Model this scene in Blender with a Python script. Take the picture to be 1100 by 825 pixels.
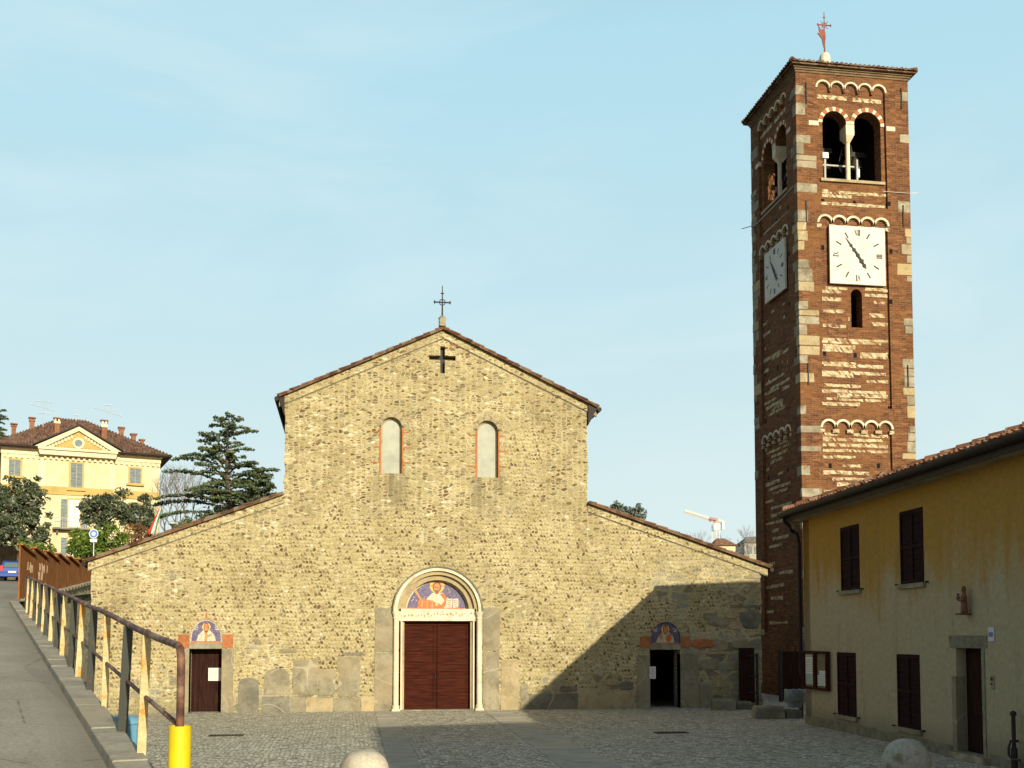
import bpy, bmesh, math, random
from mathutils import Vector, Matrix, geometry
PI = math.pi
rad = math.radians
scene = bpy.context.scene
for o in list(bpy.data.objects):
    bpy.data.objects.remove(o)
COL = scene.collection

# ------------------------------------------------------------------ camera
CAM = Vector((0, 0, 2.35)); FL = 1150.0; YAW = rad(8.8); PITCH = rad(3.3)
cd = bpy.data.cameras.new('camera'); cam = bpy.data.objects.new('camera', cd); COL.objects.link(cam)
cam.location = CAM; cam.rotation_euler = (PI/2 + PITCH, 0, -YAW)
cd.sensor_width = 36.0; cd.lens = 36.0*FL/1100.0; cd.shift_y = 204.5/1100.0
cd.clip_start = 0.1; cd.clip_end = 6000
scene.camera = cam

# ------------------------------------------------------------------ light
SDX, SDZ = 0.280, 0.300                     # sun travel per metre of +Y : -SDX in x, -SDZ in z
sdir = Vector((-SDX, 1.0, -SDZ)).normalized()
SUN_EL = math.asin(-sdir.z); SUN_AZ = math.atan2(-sdir.x, -sdir.y)   # clockwise from +Y
sl = bpy.data.lights.new('sun', 'SUN'); so = bpy.data.objects.new('sun', sl); COL.objects.link(so)
sl.energy = 5.0; sl.angle = rad(0.5); sl.color = (1.0, 0.895, 0.69)
so.rotation_euler = sdir.to_track_quat('-Z', 'Y').to_euler(); so.location = (30, -60, 40)
w = bpy.data.worlds.new('World'); scene.world = w; w.use_nodes = True
nt = w.node_tree; nt.nodes.clear()
wo = nt.nodes.new('ShaderNodeOutputWorld'); bg = nt.nodes.new('ShaderNodeBackground')
sk = nt.nodes.new('ShaderNodeTexSky'); sk.sky_type = 'NISHITA'; sk.sun_disc = False
sk.sun_elevation = SUN_EL; sk.sun_rotation = SUN_AZ
sk.air_density = 1.0; sk.dust_density = 2.2; sk.ozone_density = 1.6; sk.altitude = 200
tc = nt.nodes.new('ShaderNodeTexCoord'); mp = nt.nodes.new('ShaderNodeMapping')
mp.inputs['Scale'].default_value = (1.2, 1.2, 4.2); mp.inputs['Rotation'].default_value = (0.25, -0.45, 0.5)
nz = nt.nodes.new('ShaderNodeTexNoise'); nz.inputs['Scale'].default_value = 1.3
nz.inputs['Detail'].default_value = 6; nz.inputs['Roughness'].default_value = 0.55; nz.inputs['Distortion'].default_value = 0.6
cr = nt.nodes.new('ShaderNodeValToRGB')
cr.color_ramp.elements[0].position = 0.46; cr.color_ramp.elements[0].color = (0, 0, 0, 1)
cr.color_ramp.elements[1].position = 0.82; cr.color_ramp.elements[1].color = (.55, .55, .55, 1)
mx = nt.nodes.new('ShaderNodeMix'); mx.data_type = 'RGBA'
mx.inputs['B'].default_value = (9.2, 10.2, 10.2, 1)      # thin high cloud, in the sky's own units
hs = nt.nodes.new('ShaderNodeMix'); hs.data_type = 'RGBA'; hs.blend_type = 'MIX'
# pale veil added over the northern half of the sky to brighten it, paler low down
sx = nt.nodes.new('ShaderNodeSeparateXYZ'); vf = nt.nodes.new('ShaderNodeMapRange'); vf.interpolation_type = 'SMOOTHSTEP'
vf.inputs['From Min'].default_value = 0.0; vf.inputs['From Max'].default_value = 0.75; vf.inputs['To Min'].default_value = 0.08; vf.inputs['To Max'].default_value = 0.90
vg = nt.nodes.new('ShaderNodeMapRange'); vg.interpolation_type = 'SMOOTHSTEP'; vg.inputs['From Min'].default_value = 0.0; vg.inputs['From Max'].default_value = 0.55
vc_ = nt.nodes.new('ShaderNodeMix'); vc_.data_type = 'RGBA'; vc_.inputs['A'].default_value = (7.9, 9.5, 9.4, 1); vc_.inputs['B'].default_value = (5.2, 8.4, 9.7, 1)
zg = nt.nodes.new('ShaderNodeMapRange'); zg.inputs['From Min'].default_value = .95; zg.inputs['From Max'].default_value = .5; zm = nt.nodes.new('ShaderNodeMath'); zm.operation = 'MULTIPLY'
L = nt.links.new
L(tc.outputs['Generated'], mp.inputs['Vector']); L(mp.outputs[0], nz.inputs['Vector']); L(nz.outputs['Fac'], cr.inputs[0])
L(tc.outputs['Generated'], sx.inputs[0]); L(sx.outputs[1], vf.inputs['Value']); L(sx.outputs[2], vg.inputs['Value']); L(vg.outputs[0], vc_.inputs['Factor'])
L(sx.outputs[2], zg.inputs['Value']); L(vf.outputs[0], zm.inputs[0]); L(zg.outputs[0], zm.inputs[1]); L(zm.outputs[0], hs.inputs['Factor']); L(vc_.outputs['Result'], hs.inputs['B'])
L(sk.outputs[0], hs.inputs['A']); L(hs.outputs['Result'], mx.inputs['A']); L(cr.outputs[0], mx.inputs['Factor'])
L(mx.outputs['Result'], bg.inputs['Color']); bg.inputs['Strength'].default_value = 0.080
L(bg.outputs[0], wo.inputs[0])
vs = scene.view_settings
vs.view_transform = 'Standard'; vs.look = 'None'; vs.gamma = 1; vs.use_curve_mapping = False; vs.exposure = 0.25
scene.cycles.use_denoising = True; scene.cycles.max_bounces = 5

# ------------------------------------------------------------------ measuring: photo pixel -> point on a real plane
FW = Vector((math.sin(YAW), math.cos(YAW), 0)); RT = Vector((math.cos(YAW), -math.sin(YAW), 0))
CF = FW*math.cos(PITCH) + Vector((0, 0, math.sin(PITCH))); CU = Vector((0, 0, math.cos(PITCH))) - FW*math.sin(PITCH)
def ray(px, py): return RT*((px-550)/FL) + CU*((617-py)/FL) + CF
def onplane(px, py, p0, n):
    r = ray(px, py); n = Vector(n); t = (Vector(p0)-CAM).dot(n)/r.dot(n); return CAM + r*t
def onY(px, py, Y):
    p = onplane(px, py, (0, Y, 0), (0, 1, 0)); return p.x, p.z
def G(px, py, z=0.0): return onplane(px, py, (0, 0, z), (0, 0, 1))
def atd(px, py, d):
    r = ray(px, py); return CAM + r*(d/r.dot(FW))

# ------------------------------------------------------------------ mesh builder
class MB:
    def __init__(s): s.v = []; s.f = []; s.m = []; s.k = []
    def mark(s): s.k.append((len(s.v), len(s.f)))      # a new piece starts here
    def build_pieces(s, name, mats, parent, **kw):
        ks = s.k+[(len(s.v), len(s.f))]
        for (v0, f0), (v1, f1) in zip(ks[:-1], ks[1:]):
            if f1 == f0: continue
            q = MB(); q.v = s.v[v0:v1]; q.f = [tuple(i-v0 for i in f) for f in s.f[f0:f1]]; q.m = s.m[f0:f1]; q.build(name, mats, parent, **kw)
    def add(s, vs_, fs_, mat=0, M=None):
        b = len(s.v)
        if M is not None: vs_ = [M @ Vector(p) for p in vs_]
        s.v.extend([tuple(p) for p in vs_])
        for f in fs_: s.f.append(tuple(i+b for i in f)); s.m.append(mat)
    def box(s, x0, x1, y0, y1, z0, z1, mat=0, M=None, j=0.0, rng=None):
        P = [(x0,y0,z0),(x1,y0,z0),(x1,y1,z0),(x0,y1,z0),(x0,y0,z1),(x1,y0,z1),(x1,y1,z1),(x0,y1,z1)]
        if j: P = [(a+rng.uniform(-j,j), b, c+rng.uniform(-j,j)) for a,b,c in P]
        s.add(P, [(0,1,5,4),(1,2,6,5),(2,3,7,6),(3,0,4,7),(4,5,6,7),(3,2,1,0)], mat, M)
    def plate(s, outer, holes, y0, y1, mat=0, M=None, back=True, rim=True, front=True, hmat=None):
        """slab facing -Y: outline in (x,z), front at y0, back at y1, with holes"""
        loops = [list(outer)] + [list(h) for h in holes]
        tri = geometry.tessellate_polygon([[Vector((a, b, 0)) for a, b in l] for l in loops])
        flat = [p for l in loops for p in l]
        n = len(flat)
        V = [(a, y0, b) for a, b in flat] + [(a, y1, b) for a, b in flat]
        F = []
        for t in tri:
            a, b, c = t
            A, B, C_ = flat[a], flat[b], flat[c]
            cr_ = (B[0]-A[0])*(C_[1]-A[1]) - (B[1]-A[1])*(C_[0]-A[0])
            if abs(cr_) < 1e-9: continue
            if cr_ < 0: a, b, c = c, b, a
            if front: F.append((a, b, c))
            if back: F.append((c+n, b+n, a+n))
        s.add(V, F, mat, M)
        off = 0; 
        for k, l in enumerate(loops):
            m_ = len(l)
            if k > 0 or rim:
                area = sum(l[i][0]*l[(i+1)%m_][1]-l[(i+1)%m_][0]*l[i][1] for i in range(m_))
                F = []
                for i in range(m_):
                    a, b = off+i, off+(i+1)%m_
                    q = (a, a+n, b+n, b)
                    if (area < 0) ^ (k > 0): q = q[::-1]
                    F.append(q)
                s.add(V, F, mat if (k == 0 or hmat is None) else hmat, M)
            off += m_
    def prism(s, poly, y0, y1, mat=0, M=None): s.plate(poly, [], y0, y1, mat, M)
    def tube(s, pts, rs, n=8, mat=0, M=None, cap=True):
        pts = [Vector(p) for p in pts]
        if not hasattr(rs, '__len__'): rs = [rs]*len(pts)
        V = []; F = []; prev = None
        for i, p in enumerate(pts):
            d = (pts[min(i+1, len(pts)-1)] - pts[max(i-1, 0)]).normalized()
            if prev is None:
                a = d.orthogonal().normalized()
                if abs(d.z) < .9: a = (Vector((0,0,1)) - d*d.z).normalized()
            else: a = (prev - d*prev.dot(d)).normalized()
            prev = a; b = d.cross(a)
            for k in range(n):
                t = 2*PI*k/n; V.append(p + (a*math.cos(t) + b*math.sin(t))*rs[i])
        for i in range(len(pts)-1):
            for k in range(n):
                k2 = (k+1) % n
                F.append((i*n+k, i*n+k2, (i+1)*n+k2, (i+1)*n+k))
        if cap: F.append(tuple(range(n))[::-1]); F.append(tuple((len(pts)-1)*n+k for k in range(n)))
        s.add(V, F, mat, M)
    def lathe(s, prof, n=24, mat=0, M=None, cx=0, cy=0):
        V = []; F = []
        for r, z in prof:
            for k in range(n):
                t = 2*PI*k/n; V.append((cx+r*math.cos(t), cy+r*math.sin(t), z))
        for i in range(len(prof)-1):
            for k in range(n):
                k2 = (k+1) % n
                F.append((i*n+k, i*n+k2, (i+1)*n+k2, (i+1)*n+k))
        F.append(tuple(range(n))[::-1]); F.append(tuple((len(prof)-1)*n+k for k in range(n)))
        s.add(V, F, mat, M)
    def build(s, name, mats, parent=None, smooth=False, bevel=0, loc=None, auto=False):
        me = bpy.data.meshes.new(name); me.from_pydata(s.v, [], s.f)
        if not isinstance(mats, (list, tuple)): mats = [mats]
        for m_ in mats: me.materials.append(m_)
        me.polygons.foreach_set('material_index', s.m)
        if smooth: me.polygons.foreach_set('use_smooth', [True]*len(s.f))
        uv = me.uv_layers.new(name='UVMap')
        dat = [0.0]*(2*len(me.loops))
        for p in me.polygons:
            nx, ny, nz_ = abs(p.normal.x), abs(p.normal.y), abs(p.normal.z)
            for li in p.loop_indices:
                c = me.vertices[me.loops[li].vertex_index].co
                if nz_ > .8: a, b = c.x, c.y
                elif nx > ny: a, b = c.y, c.z
                else: a, b = c.x, c.z
                dat[2*li] = a; dat[2*li+1] = b
        uv.data.foreach_set('uv', dat)
        me.update()
        o = bpy.data.objects.new(name, me); COL.objects.link(o)
        if parent is not None: o.parent = parent
        if loc is not None: o.location = loc
        if bevel:
            b = o.modifiers.new('bevel', 'BEVEL'); b.width = bevel; b.segments = 2; b.limit_method = 'ANGLE'; b.angle_limit = rad(40)
        return o

def empty(name, loc=(0,0,0), rz=0.0, label=None, cat=None, group=None, parent=None):
    o = bpy.data.objects.new(name, None); COL.objects.link(o); o.location = loc; o.rotation_euler = (0,0,rz)
    o.empty_display_size = .3
    if parent is not None: o.parent = parent
    return tag(o, label, cat, group)
def tag(o, label=None, cat=None, group=None, kind=None):
    if label: o['label'] = label
    if cat: o['category'] = cat
    if group: o['group'] = group
    if kind: o['kind'] = kind
    return o
def arcpts(cx, cz, r, a0, a1, n): return [(cx+r*math.cos(a0+(a1-a0)*i/n), cz+r*math.sin(a0+(a1-a0)*i/n)) for i in range(n+1)]
def archpoly(x0, x1, z0, zs, n=16):
    """opening: rectangle with a round head springing at zs"""
    r = (x1-x0)/2
    return [(x0, z0), (x1, z0)] + arcpts((x0+x1)/2, zs, r, 0, PI, n)
def circ(cx, cz, r, n=20, sx=1, sz=1): return [(cx+r*sx*math.cos(2*PI*i/n), cz+r*sz*math.sin(2*PI*i/n)) for i in range(n)]
def rect(x0, x1, z0, z1): return [(x0,z0),(x1,z0),(x1,z1),(x0,z1)]
def blob(cx, cz, rx, rz, rng, n=14, j=.15):
    return [(cx+rx*(1+rng.uniform(-j,j))*math.copysign(abs(math.cos(t))**.55, math.cos(t)), cz+rz*(1+rng.uniform(-j,j))*math.copysign(abs(math.sin(t))**.55, math.sin(t)))
            for t in [2*PI*(i+.5)/n for i in range(n)]]
def ring(mb, cx, cz, r0, r1, y0, y1, a0=0, a1=PI, n=20, mat=0, M=None):
    o = arcpts(cx, cz, r1, a0, a1, n); i_ = arcpts(cx, cz, r0, a1, a0, n)
    for k in range(n):
        mb.prism([o[k], o[k+1], i_[n-k-1], i_[n-k]], y0, y1, mat, M)

# ------------------------------------------------------------------ materials
class NM:
    def __init__(s, name, rough=.9, spec=.2):
        s.mat = bpy.data.materials.new(name); s.mat.use_nodes = True
        s.t = s.mat.node_tree; s.b = s.t.nodes['Principled BSDF']
        s.b.inputs['Roughness'].default_value = rough; s.b.inputs['Specular IOR Level'].default_value = spec
        s._uv = None
    def set(s, inp, val):
        if hasattr(val, 'links') or hasattr(val, 'is_output'): s.t.links.new(val, inp)
        elif isinstance(val, (tuple, list)) and len(val) == 3 and len(inp.default_value) == 4: inp.default_value = (*val, 1)
        else: inp.default_value = val
    def n(s, typ, **k):
        nd = s.t.nodes.new(typ)
        for a, b in k.items():
            if a.startswith('i_'): s.set(nd.inputs[a[2:].replace('_', ' ')], b)
            else: setattr(nd, a, b)
        return nd
    def uv(s):
        if s._uv is None: s._uv = s.n('ShaderNodeUVMap', uv_map='UVMap').outputs[0]
        return s._uv
    def obj(s): return s.n('ShaderNodeTexCoord').outputs['Object']
    def geo(s): return s.n('ShaderNodeNewGeometry').outputs['Position']
    def sep(s, v): o = s.n('ShaderNodeSeparateXYZ', i_Vector=v).outputs; return o[0], o[1], o[2]
    def comb(s, x, y, z=0.0):
        nd = s.n('ShaderNodeCombineXYZ'); s.set(nd.inputs[0], x); s.set(nd.inputs[1], y); s.set(nd.inputs[2], z); return nd.outputs[0]
    def m(s, op, a, b=0.0, c=0.0, clamp=False):
        nd = s.n('ShaderNodeMath', operation=op, use_clamp=clamp); s.set(nd.inputs[0], a); s.set(nd.inputs[1], b)
        if op in ('MULTIPLY_ADD', 'WRAP'): s.set(nd.inputs[2], c)
        return nd.outputs[0]
    def noise(s, v, scale, detail=4, rough=.55, dist=0): return s.n('ShaderNodeTexNoise', i_Vector=v, i_Scale=scale, i_Detail=detail, i_Roughness=rough, i_Distortion=dist).outputs['Fac']
    def vor(s, v, scale=1, rnd=1, feature='F1', dim='2D'):
        return s.n('ShaderNodeTexVoronoi', feature=feature, voronoi_dimensions=dim, i_Vector=v, i_Scale=scale, i_Randomness=rnd).outputs
    def ss(s, v, a, b, o0=0.0, o1=1.0):
        nd = s.n('ShaderNodeMapRange', interpolation_type='SMOOTHSTEP'); s.set(nd.inputs['Value'], v)
        nd.inputs['From Min'].default_value = a; nd.inputs['From Max'].default_value = b
        nd.inputs['To Min'].default_value = o0; nd.inputs['To Max'].default_value = o1
        return nd.outputs[0]
    def mix(s, f, a, b, blend='MIX'):
        nd = s.n('ShaderNodeMix', data_type='RGBA', blend_type=blend); s.set(nd.inputs['Factor'], f); s.set(nd.inputs['A'], a); s.set(nd.inputs['B'], b)
        return nd.outputs['Result']
    def ramp(s, v, stops, interp='LINEAR'):
        nd = s.n('ShaderNodeValToRGB'); r = nd.color_ramp; r.interpolation = interp
        while len(r.elements) < len(stops): r.elements.new(.5)
        for e, (p, c) in zip(r.elements, stops): e.position = p; e.color = (*c, 1)
        s.set(nd.inputs[0], v); return nd.outputs[0]
    def bump(s, h, strength=.5, dist=.02):
        nd = s.n('ShaderNodeBump'); nd.inputs['Strength'].default_value = strength; nd.inputs['Distance'].default_value = dist
        s.set(nd.inputs['Height'], h); s.t.links.new(nd.outputs[0], s.b.inputs['Normal'])
    def col(s, c): s.set(s.b.inputs['Base Color'], c); return s.mat

def simple(name, c, rough=.85, var=.25, scale=6, metal=0, bump=.15, spec=.2, dirt=None):
    k = NM(name, rough, spec); k.b.inputs['Metallic'].default_value = metal
    v = k.obj(); a = k.noise(v, scale, 5, .6); b = k.noise(v, scale*.21+.3, 3)
    d = tuple(x*(1-var) for x in c); l = tuple(min(1, x*(1+var*.7)) for x in c)
    cc = k.mix(k.ss(k.m('ADD', k.m('MULTIPLY', a, .6), k.m('MULTIPLY', b, .5)), .35, .72), d, l)
    if dirt: cc = k.mix(k.ss(b, .5, .7), cc, dirt)
    if bump: k.bump(a, bump, .01)
    return k.col(cc)

def mat_masonry(name, kind='facade'):
    k = NM(name, .92, .15); u = k.uv(); x, y, _ = k.sep(u)
    wn = k.noise(u, .9, 2); wn2 = k.noise(u, 5, 2)
    y1 = k.m('ADD', y, k.m('ADD', k.m('MULTIPLY', wn, .28), k.m('MULTIPLY', wn2, .04)))
    x1 = k.m('ADD', x, k.m('MULTIPLY', wn2, .03))
    # A : small river cobbles laid slanting, row on row
    RH = .125
    q = k.m('DIVIDE', y1, RH); row = k.m('FLOOR', q); fr = k.m('SUBTRACT', q, row)
    par = k.m('SUBTRACT', 1.0, k.m('MULTIPLY', k.m('MODULO', k.m('ABSOLUTE', row), 2.0), 2.0))
    sh = k.m('MULTIPLY', k.m('MULTIPLY', k.m('SUBTRACT', fr, .5), par), .045)
    xs = k.m('ADD', k.m('ADD', x1, sh), k.m('MULTIPLY', row, .371))
    va = k.vor(k.comb(k.m('DIVIDE', xs, .112), q), 1, .42)
    ca = k.sep(va['Color'])
    szA = k.m('MULTIPLY', ca[1], .22)
    stA = k.ss(k.m('ADD', k.m('SUBTRACT', va['Distance'], szA), .06), .38, .20)
    rock = [(0, (.065,.042,.02)), (.14, (.125,.088,.042)), (.30, (.20,.16,.088)), (.44, (.30,.245,.125)), (.62, (.37,.31,.15)), (.80, (.43,.37,.18)), (.95, (.48,.43,.26)), (1, (.60,.57,.44))]
    colA = k.ramp(ca[0], rock)
    # B : mixed rubble, longer stones
    wv = k.noise(u, 11, 2)
    dv = k.comb(k.m('ADD', k.m('DIVIDE', x1, .175), k.m('MULTIPLY', wv, .5)), k.m('ADD', k.m('DIVIDE', y1, .080), k.m('MULTIPLY', wv, .5)))
    vb = k.vor(dv, 1, .85); vbe = k.vor(dv, 1, .85, 'DISTANCE_TO_EDGE')
    cb = k.sep(vb['Color'])
    stB = k.ss(k.m('ADD', k.m('SUBTRACT', vbe['Distance'], k.m('MULTIPLY', cb[1], .16)), k.m('MULTIPLY', k.m('SUBTRACT', k.noise(u, 9, 3), .5), .30)), .03, .15)
    rockB = [(0, (.085,.055,.028)), (.12, (.155,.11,.052)), (.26, (.20,.18,.12)), (.40, (.31,.245,.125)), (.56, (.39,.33,.16)), (.72, (.31,.29,.18)), (.90, (.46,.41,.25)), (1, (.66,.62,.48))]
    colB = k.ramp(cb[0], rockB)
    # C : big boulders
    dv2 = k.comb(k.m('DIVIDE', x1, .66), k.m('DIVIDE', y1, .34))
    vc = k.vor(dv2, 1, .9); vce = k.vor(dv2, 1, .9, 'DISTANCE_TO_EDGE'); cc = k.sep(vc['Color'])
    stC = k.ss(k.m('ADD', vce['Distance'], k.m('MULTIPLY', k.m('SUBTRACT', wn2, .5), .1)), .04, .14)
    colC = k.ramp(cc[0], [(0, (.17,.14,.09)), (.3, (.25,.235,.18)), (.55, (.34,.31,.23)), (.8, (.27,.28,.24)), (1, (.44,.38,.26))])
    mortar = k.mix(k.ss(k.noise(u, 1.1, 4), .35, .65), (.405,.345,.190), (.520,.452,.268))
    mortar = k.mix(k.ss(k.noise(u, 26, 3, .7), .48, .75, 0, .7), mortar, (.31,.25,.115))
    patch = k.noise(u, .42, 3, .5); tiny = k.vor(k.comb(k.m('DIVIDE', x1, .062), k.m('DIVIDE', y1, .05)), 1, .95); ct = k.sep(tiny['Color'])
    up = k.ss(y, 5.0, 8.0)                                    # coarser rubble in the raised nave
    selB = k.ss(k.m('ADD', patch, k.m('MULTIPLY', up, .20)), .53, .60)
    ed = k.ss(x, 8.6, 10.6)
    low = k.ss(y, 2.4, .2)
    selC = k.ss(k.m('ADD', k.noise(u, .8, 3), k.m('ADD', k.m('MULTIPLY', ed, .16), k.m('MULTIPLY', low, .12))), .63, .70)
    selC = k.m('MULTIPLY', selC, k.ss(y, 6.0, 3.0))
    if kind == 'rough': selC = k.ss(patch, .3, .5)
    # joints between the small cobbles read dark
    gapA = k.m('MULTIPLY', k.ss(k.m('ABSOLUTE', k.m('SUBTRACT', k.m('SUBTRACT', va['Distance'], szA), .36)), .10, .0), k.ss(ca[2], .35, .75))
    bedl = k.ss(k.m('ABSOLUTE', k.m('SUBTRACT', fr, .5)), .36, .50); a = k.mix(k.m('MULTIPLY', bedl, .22), mortar, (.22,.17,.08)); a = k.mix(stA, a, colA); a = k.mix(k.m('MULTIPLY', gapA, .22), a, (.13,.085,.04))
    gapB = k.m('MULTIPLY', k.ss(k.m('ABSOLUTE', k.m('SUBTRACT', vbe['Distance'], .06)), .05, .0), k.ss(cb[2], .45, .8))
    b = k.mix(stB, mortar, colB); b = k.mix(k.m('MULTIPLY', gapB, .28), b, (.13,.09,.045))
    c = k.mix(stC, mortar, colC)
    res = k.mix(selB, a, b); res = k.mix(selC, res, c)
    spk = k.m('MULTIPLY', k.ss(tiny['Distance'], .45, .25), k.ss(ct[0], .70, .76))      # small chips and holes in the joints
    res = k.mix(k.m('MULTIPLY', spk, .6), res, k.ramp(ct[1], [(0, (.08,.05,.025)), (.55, (.20,.13,.06)), (.75, (.22,.20,.14)), (1, (.66,.58,.42))]))
    fine = k.noise(u, 38, 3, .75)
    res = k.mix(k.m('MULTIPLY', k.ss(fine, .45, .75), .35), res, (.54,.48,.28))
    res = k.mix(.7, res, k.ramp(k.noise(u, .35, 6, .65), [(.3, (.66,.63,.55)), (.5, (.90,.88,.82)), (.7, (1,.985,.95))]), 'MULTIPLY')
    h = k.m('ADD', k.m('ADD', k.m('MULTIPLY', stA, k.m('SUBTRACT', 1.0, selB)), k.m('MULTIPLY', stB, selB)), k.m('MULTIPLY', fine, .35))
    if kind == 'facade':
        st_ = k.noise(k.comb(k.m('MULTIPLY', x, 3.5), k.m('MULTIPLY', y, .35)), 1, 5, .65)
        for (xc, zb) in ((1.37, 7.52), (4.46, 7.45)):          # rain stains under the two windows
            mx_ = k.ss(k.m('ABSOLUTE', k.m('SUBTRACT', x, xc)), .75, .25); mz_ = k.m('MULTIPLY', k.ss(y, zb-1.9, zb-.2), k.ss(y, zb+.12, zb))
            res = k.mix(k.m('MULTIPLY', k.m('MULTIPLY', mx_, mz_), k.ss(st_, .35, .62, 0, .75)), res, (.17,.145,.085))
        res = k.mix(k.m('MULTIPLY', k.ss(k.m('ADD', y, k.m('MULTIPLY', st_, 1.1)), 1.35, .55), .5), res, (.16,.15,.09))   # grime at the foot
        res = k.mix(k.ss(k.noise(k.comb(k.m('MULTIPLY', x, 1.6), k.m('MULTIPLY', y, .5)), 1, 6, .7), .56, .70, 0, .38), res, (.21,.185,.115))
    k.bump(h, .55, .03)
    return k.col(res)

def mat_slab(name, c, c2=None, vein=True, lichen=True):
    k = NM(name, .85, .25); v = k.geo(); a = k.noise(v, 1.7, 6, .6, .4); b = k.noise(v, 14, 5, .7)
    c2 = c2 or tuple(x*1.35 for x in c)
    r = k.mix(k.ss(a, .35, .68), c, c2)
    r = k.mix(k.m('MULTIPLY', k.ss(b, .45, .72), .5), r, tuple(x*.6 for x in c)); r = k.mix(k.ss(k.noise(v, 2.6, 6, .7, .8), .5, .66, 0, .5), r, tuple(x*.55 for x in c)); r = k.mix(k.ss(k.noise(v, .5, 3, .5), .52, .6, 0, .45), r, (c[0]*1.5, c[1]*1.35, c[2]*1.2))
    if vein: r = k.mix(k.ss(k.m('ABSOLUTE', k.m('SUBTRACT', k.noise(v, .45, 1, .5, .3), .5)), .004, .001, 0, .35), r, (.55,.51,.38))
    if lichen: r = k.mix(k.ss(k.noise(v, 5, 4, .7), .60, .74, 0, .55), r, (.50,.44,.27))
    k.bump(k.m('ADD', a, k.m('MULTIPLY', b, .5)), .35, .02)
    return k.col(r)

def mat_brick(name):
    k = NM(name, .92, .12); u = k.uv()
    wx = k.noise(u, 2.2, 3)
    x, y, _ = k.sep(u)
    uu = k.comb(k.m('ADD', x, k.m('MULTIPLY', wx, .05)), k.m('ADD', y, k.m('MULTIPLY', wx, .08)))
    br = k.n('ShaderNodeTexBrick', i_Vector=uu, i_Scale=1.0)
    br.inputs['Brick Width'].default_value = .26; br.inputs['Row Height'].default_value = .078
    br.inputs['Mortar Size'].default_value = .010; br.inputs['Mortar Smooth'].default_value = .4
    br.inputs['Color1'].default_value = (.095,.037,.018,1); br.inputs['Color2'].default_value = (.165,.068,.029,1); br.inputs['Mortar'].default_value = (.22,.145,.08,1)
    r = br.outputs['Color']
    cell = k.vor(k.comb(k.m('DIVIDE', x, .26), k.m('DIVIDE', y, .078)), 1, .5)
    cv = k.sep(cell['Color'])
    r = k.mix(k.ss(cv[0], .72, .9, 0, .65), r, (.09,.035,.02))
    r = k.mix(k.ss(cv[1], .80, .95, 0, .6), r, (.29,.14,.06))
    r = k.mix(k.ss(k.noise(u, .7, 4, .6), .42, .66, 0, .5), r, (.23,.105,.038))
    r = k.mix(k.ss(k.noise(u, 1.9, 5, .7), .55, .72, 0, .7), r, (.07,.032,.024))
    r = k.mix(k.ss(k.noise(u, 9, 3, .7), .52, .75, 0, .3), r, (.36,.20,.10))
    k.bump(k.m('ADD', k.m('MULTIPLY', br.outputs['Fac'], -1.0), k.m('MULTIPLY', k.noise(u, 30, 3), .8)), .6, .02)
    return k.col(r)

def mat_band(name):
    """pale pebbles laid slanting in the brickwork"""
    k = NM(name, .9, .15); u = k.uv(); x, y, _ = k.sep(u)
    xs = k.m('ADD', k.m('ADD', x, k.m('MULTIPLY', y, .8)), k.m('MULTIPLY', k.noise(u, 3, 2), .1))
    v = k.vor(k.comb(k.m('DIVIDE', xs, .095), k.m('DIVIDE', y, .11)), 1, .45); c = k.sep(v['Color'])
    st = k.ss(v['Distance'], .70, .56)
    pale = k.ramp(c[0], [(0, (.24,.16,.08)), (.35, (.40,.32,.18)), (1, (.56,.49,.32))])
    keep = k.ss(c[1], .05, .12)
    r = k.mix(k.m('MULTIPLY', st, keep), (.17,.075,.035), pale)
    k.bump(st, .6, .02); return k.col(r)

def mat_tiles(name, c=(.33,.13,.07)):
    k = NM(name, .9, .15); v = k.geo()
    a = k.vor(v, 4.5, 1, 'F1', '3D'); c_ = k.sep(a['Color'])
    r = k.ramp(c_[0], [(0, tuple(x*.45 for x in c)), (.4, tuple(x*.9 for x in c)), (.75, (c[0]*1.25, c[1]*1.5, c[2]*1.6)), (1, (c[0]*1.4, c[1]*2.2, c[2]*2.6))])
    n_ = k.noise(v, 3, 5, .65)
    r = k.mix(k.ss(n_, .5, .68, 0, .7), r, (.10,.085,.055))
    k.bump(n_, .4, .02); return k.col(r)

def mat_wood(name, c, plank=.14, horiz=False):
    k = NM(name, .85, .08); u = k.uv(); x, y, _ = k.sep(u)
    if horiz: x, y = y, x
    q = k.m('DIVIDE', x, plank); fl = k.m('FLOOR', q); fr = k.m('SUBTRACT', q, fl)
    line = k.ss(k.m('ABSOLUTE', k.m('SUBTRACT', fr, .5)), .44, .49)
    g = k.noise(k.comb(k.m('MULTIPLY', x, 30), k.m('MULTIPLY', y, 2.0), k.m('MULTIPLY', fl, 3.1)), 1, 4, .6)
    r = k.mix(k.ss(g, .35, .7), tuple(a*.6 for a in c), tuple(a*1.35 for a in c))
    r = k.mix(k.m('MULTIPLY', line, .6), r, tuple(a*.3 for a in c))
    k.bump(k.m('SUBTRACT', k.m('MULTIPLY', g, .4), line), .5, .012); return k.col(r)

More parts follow.
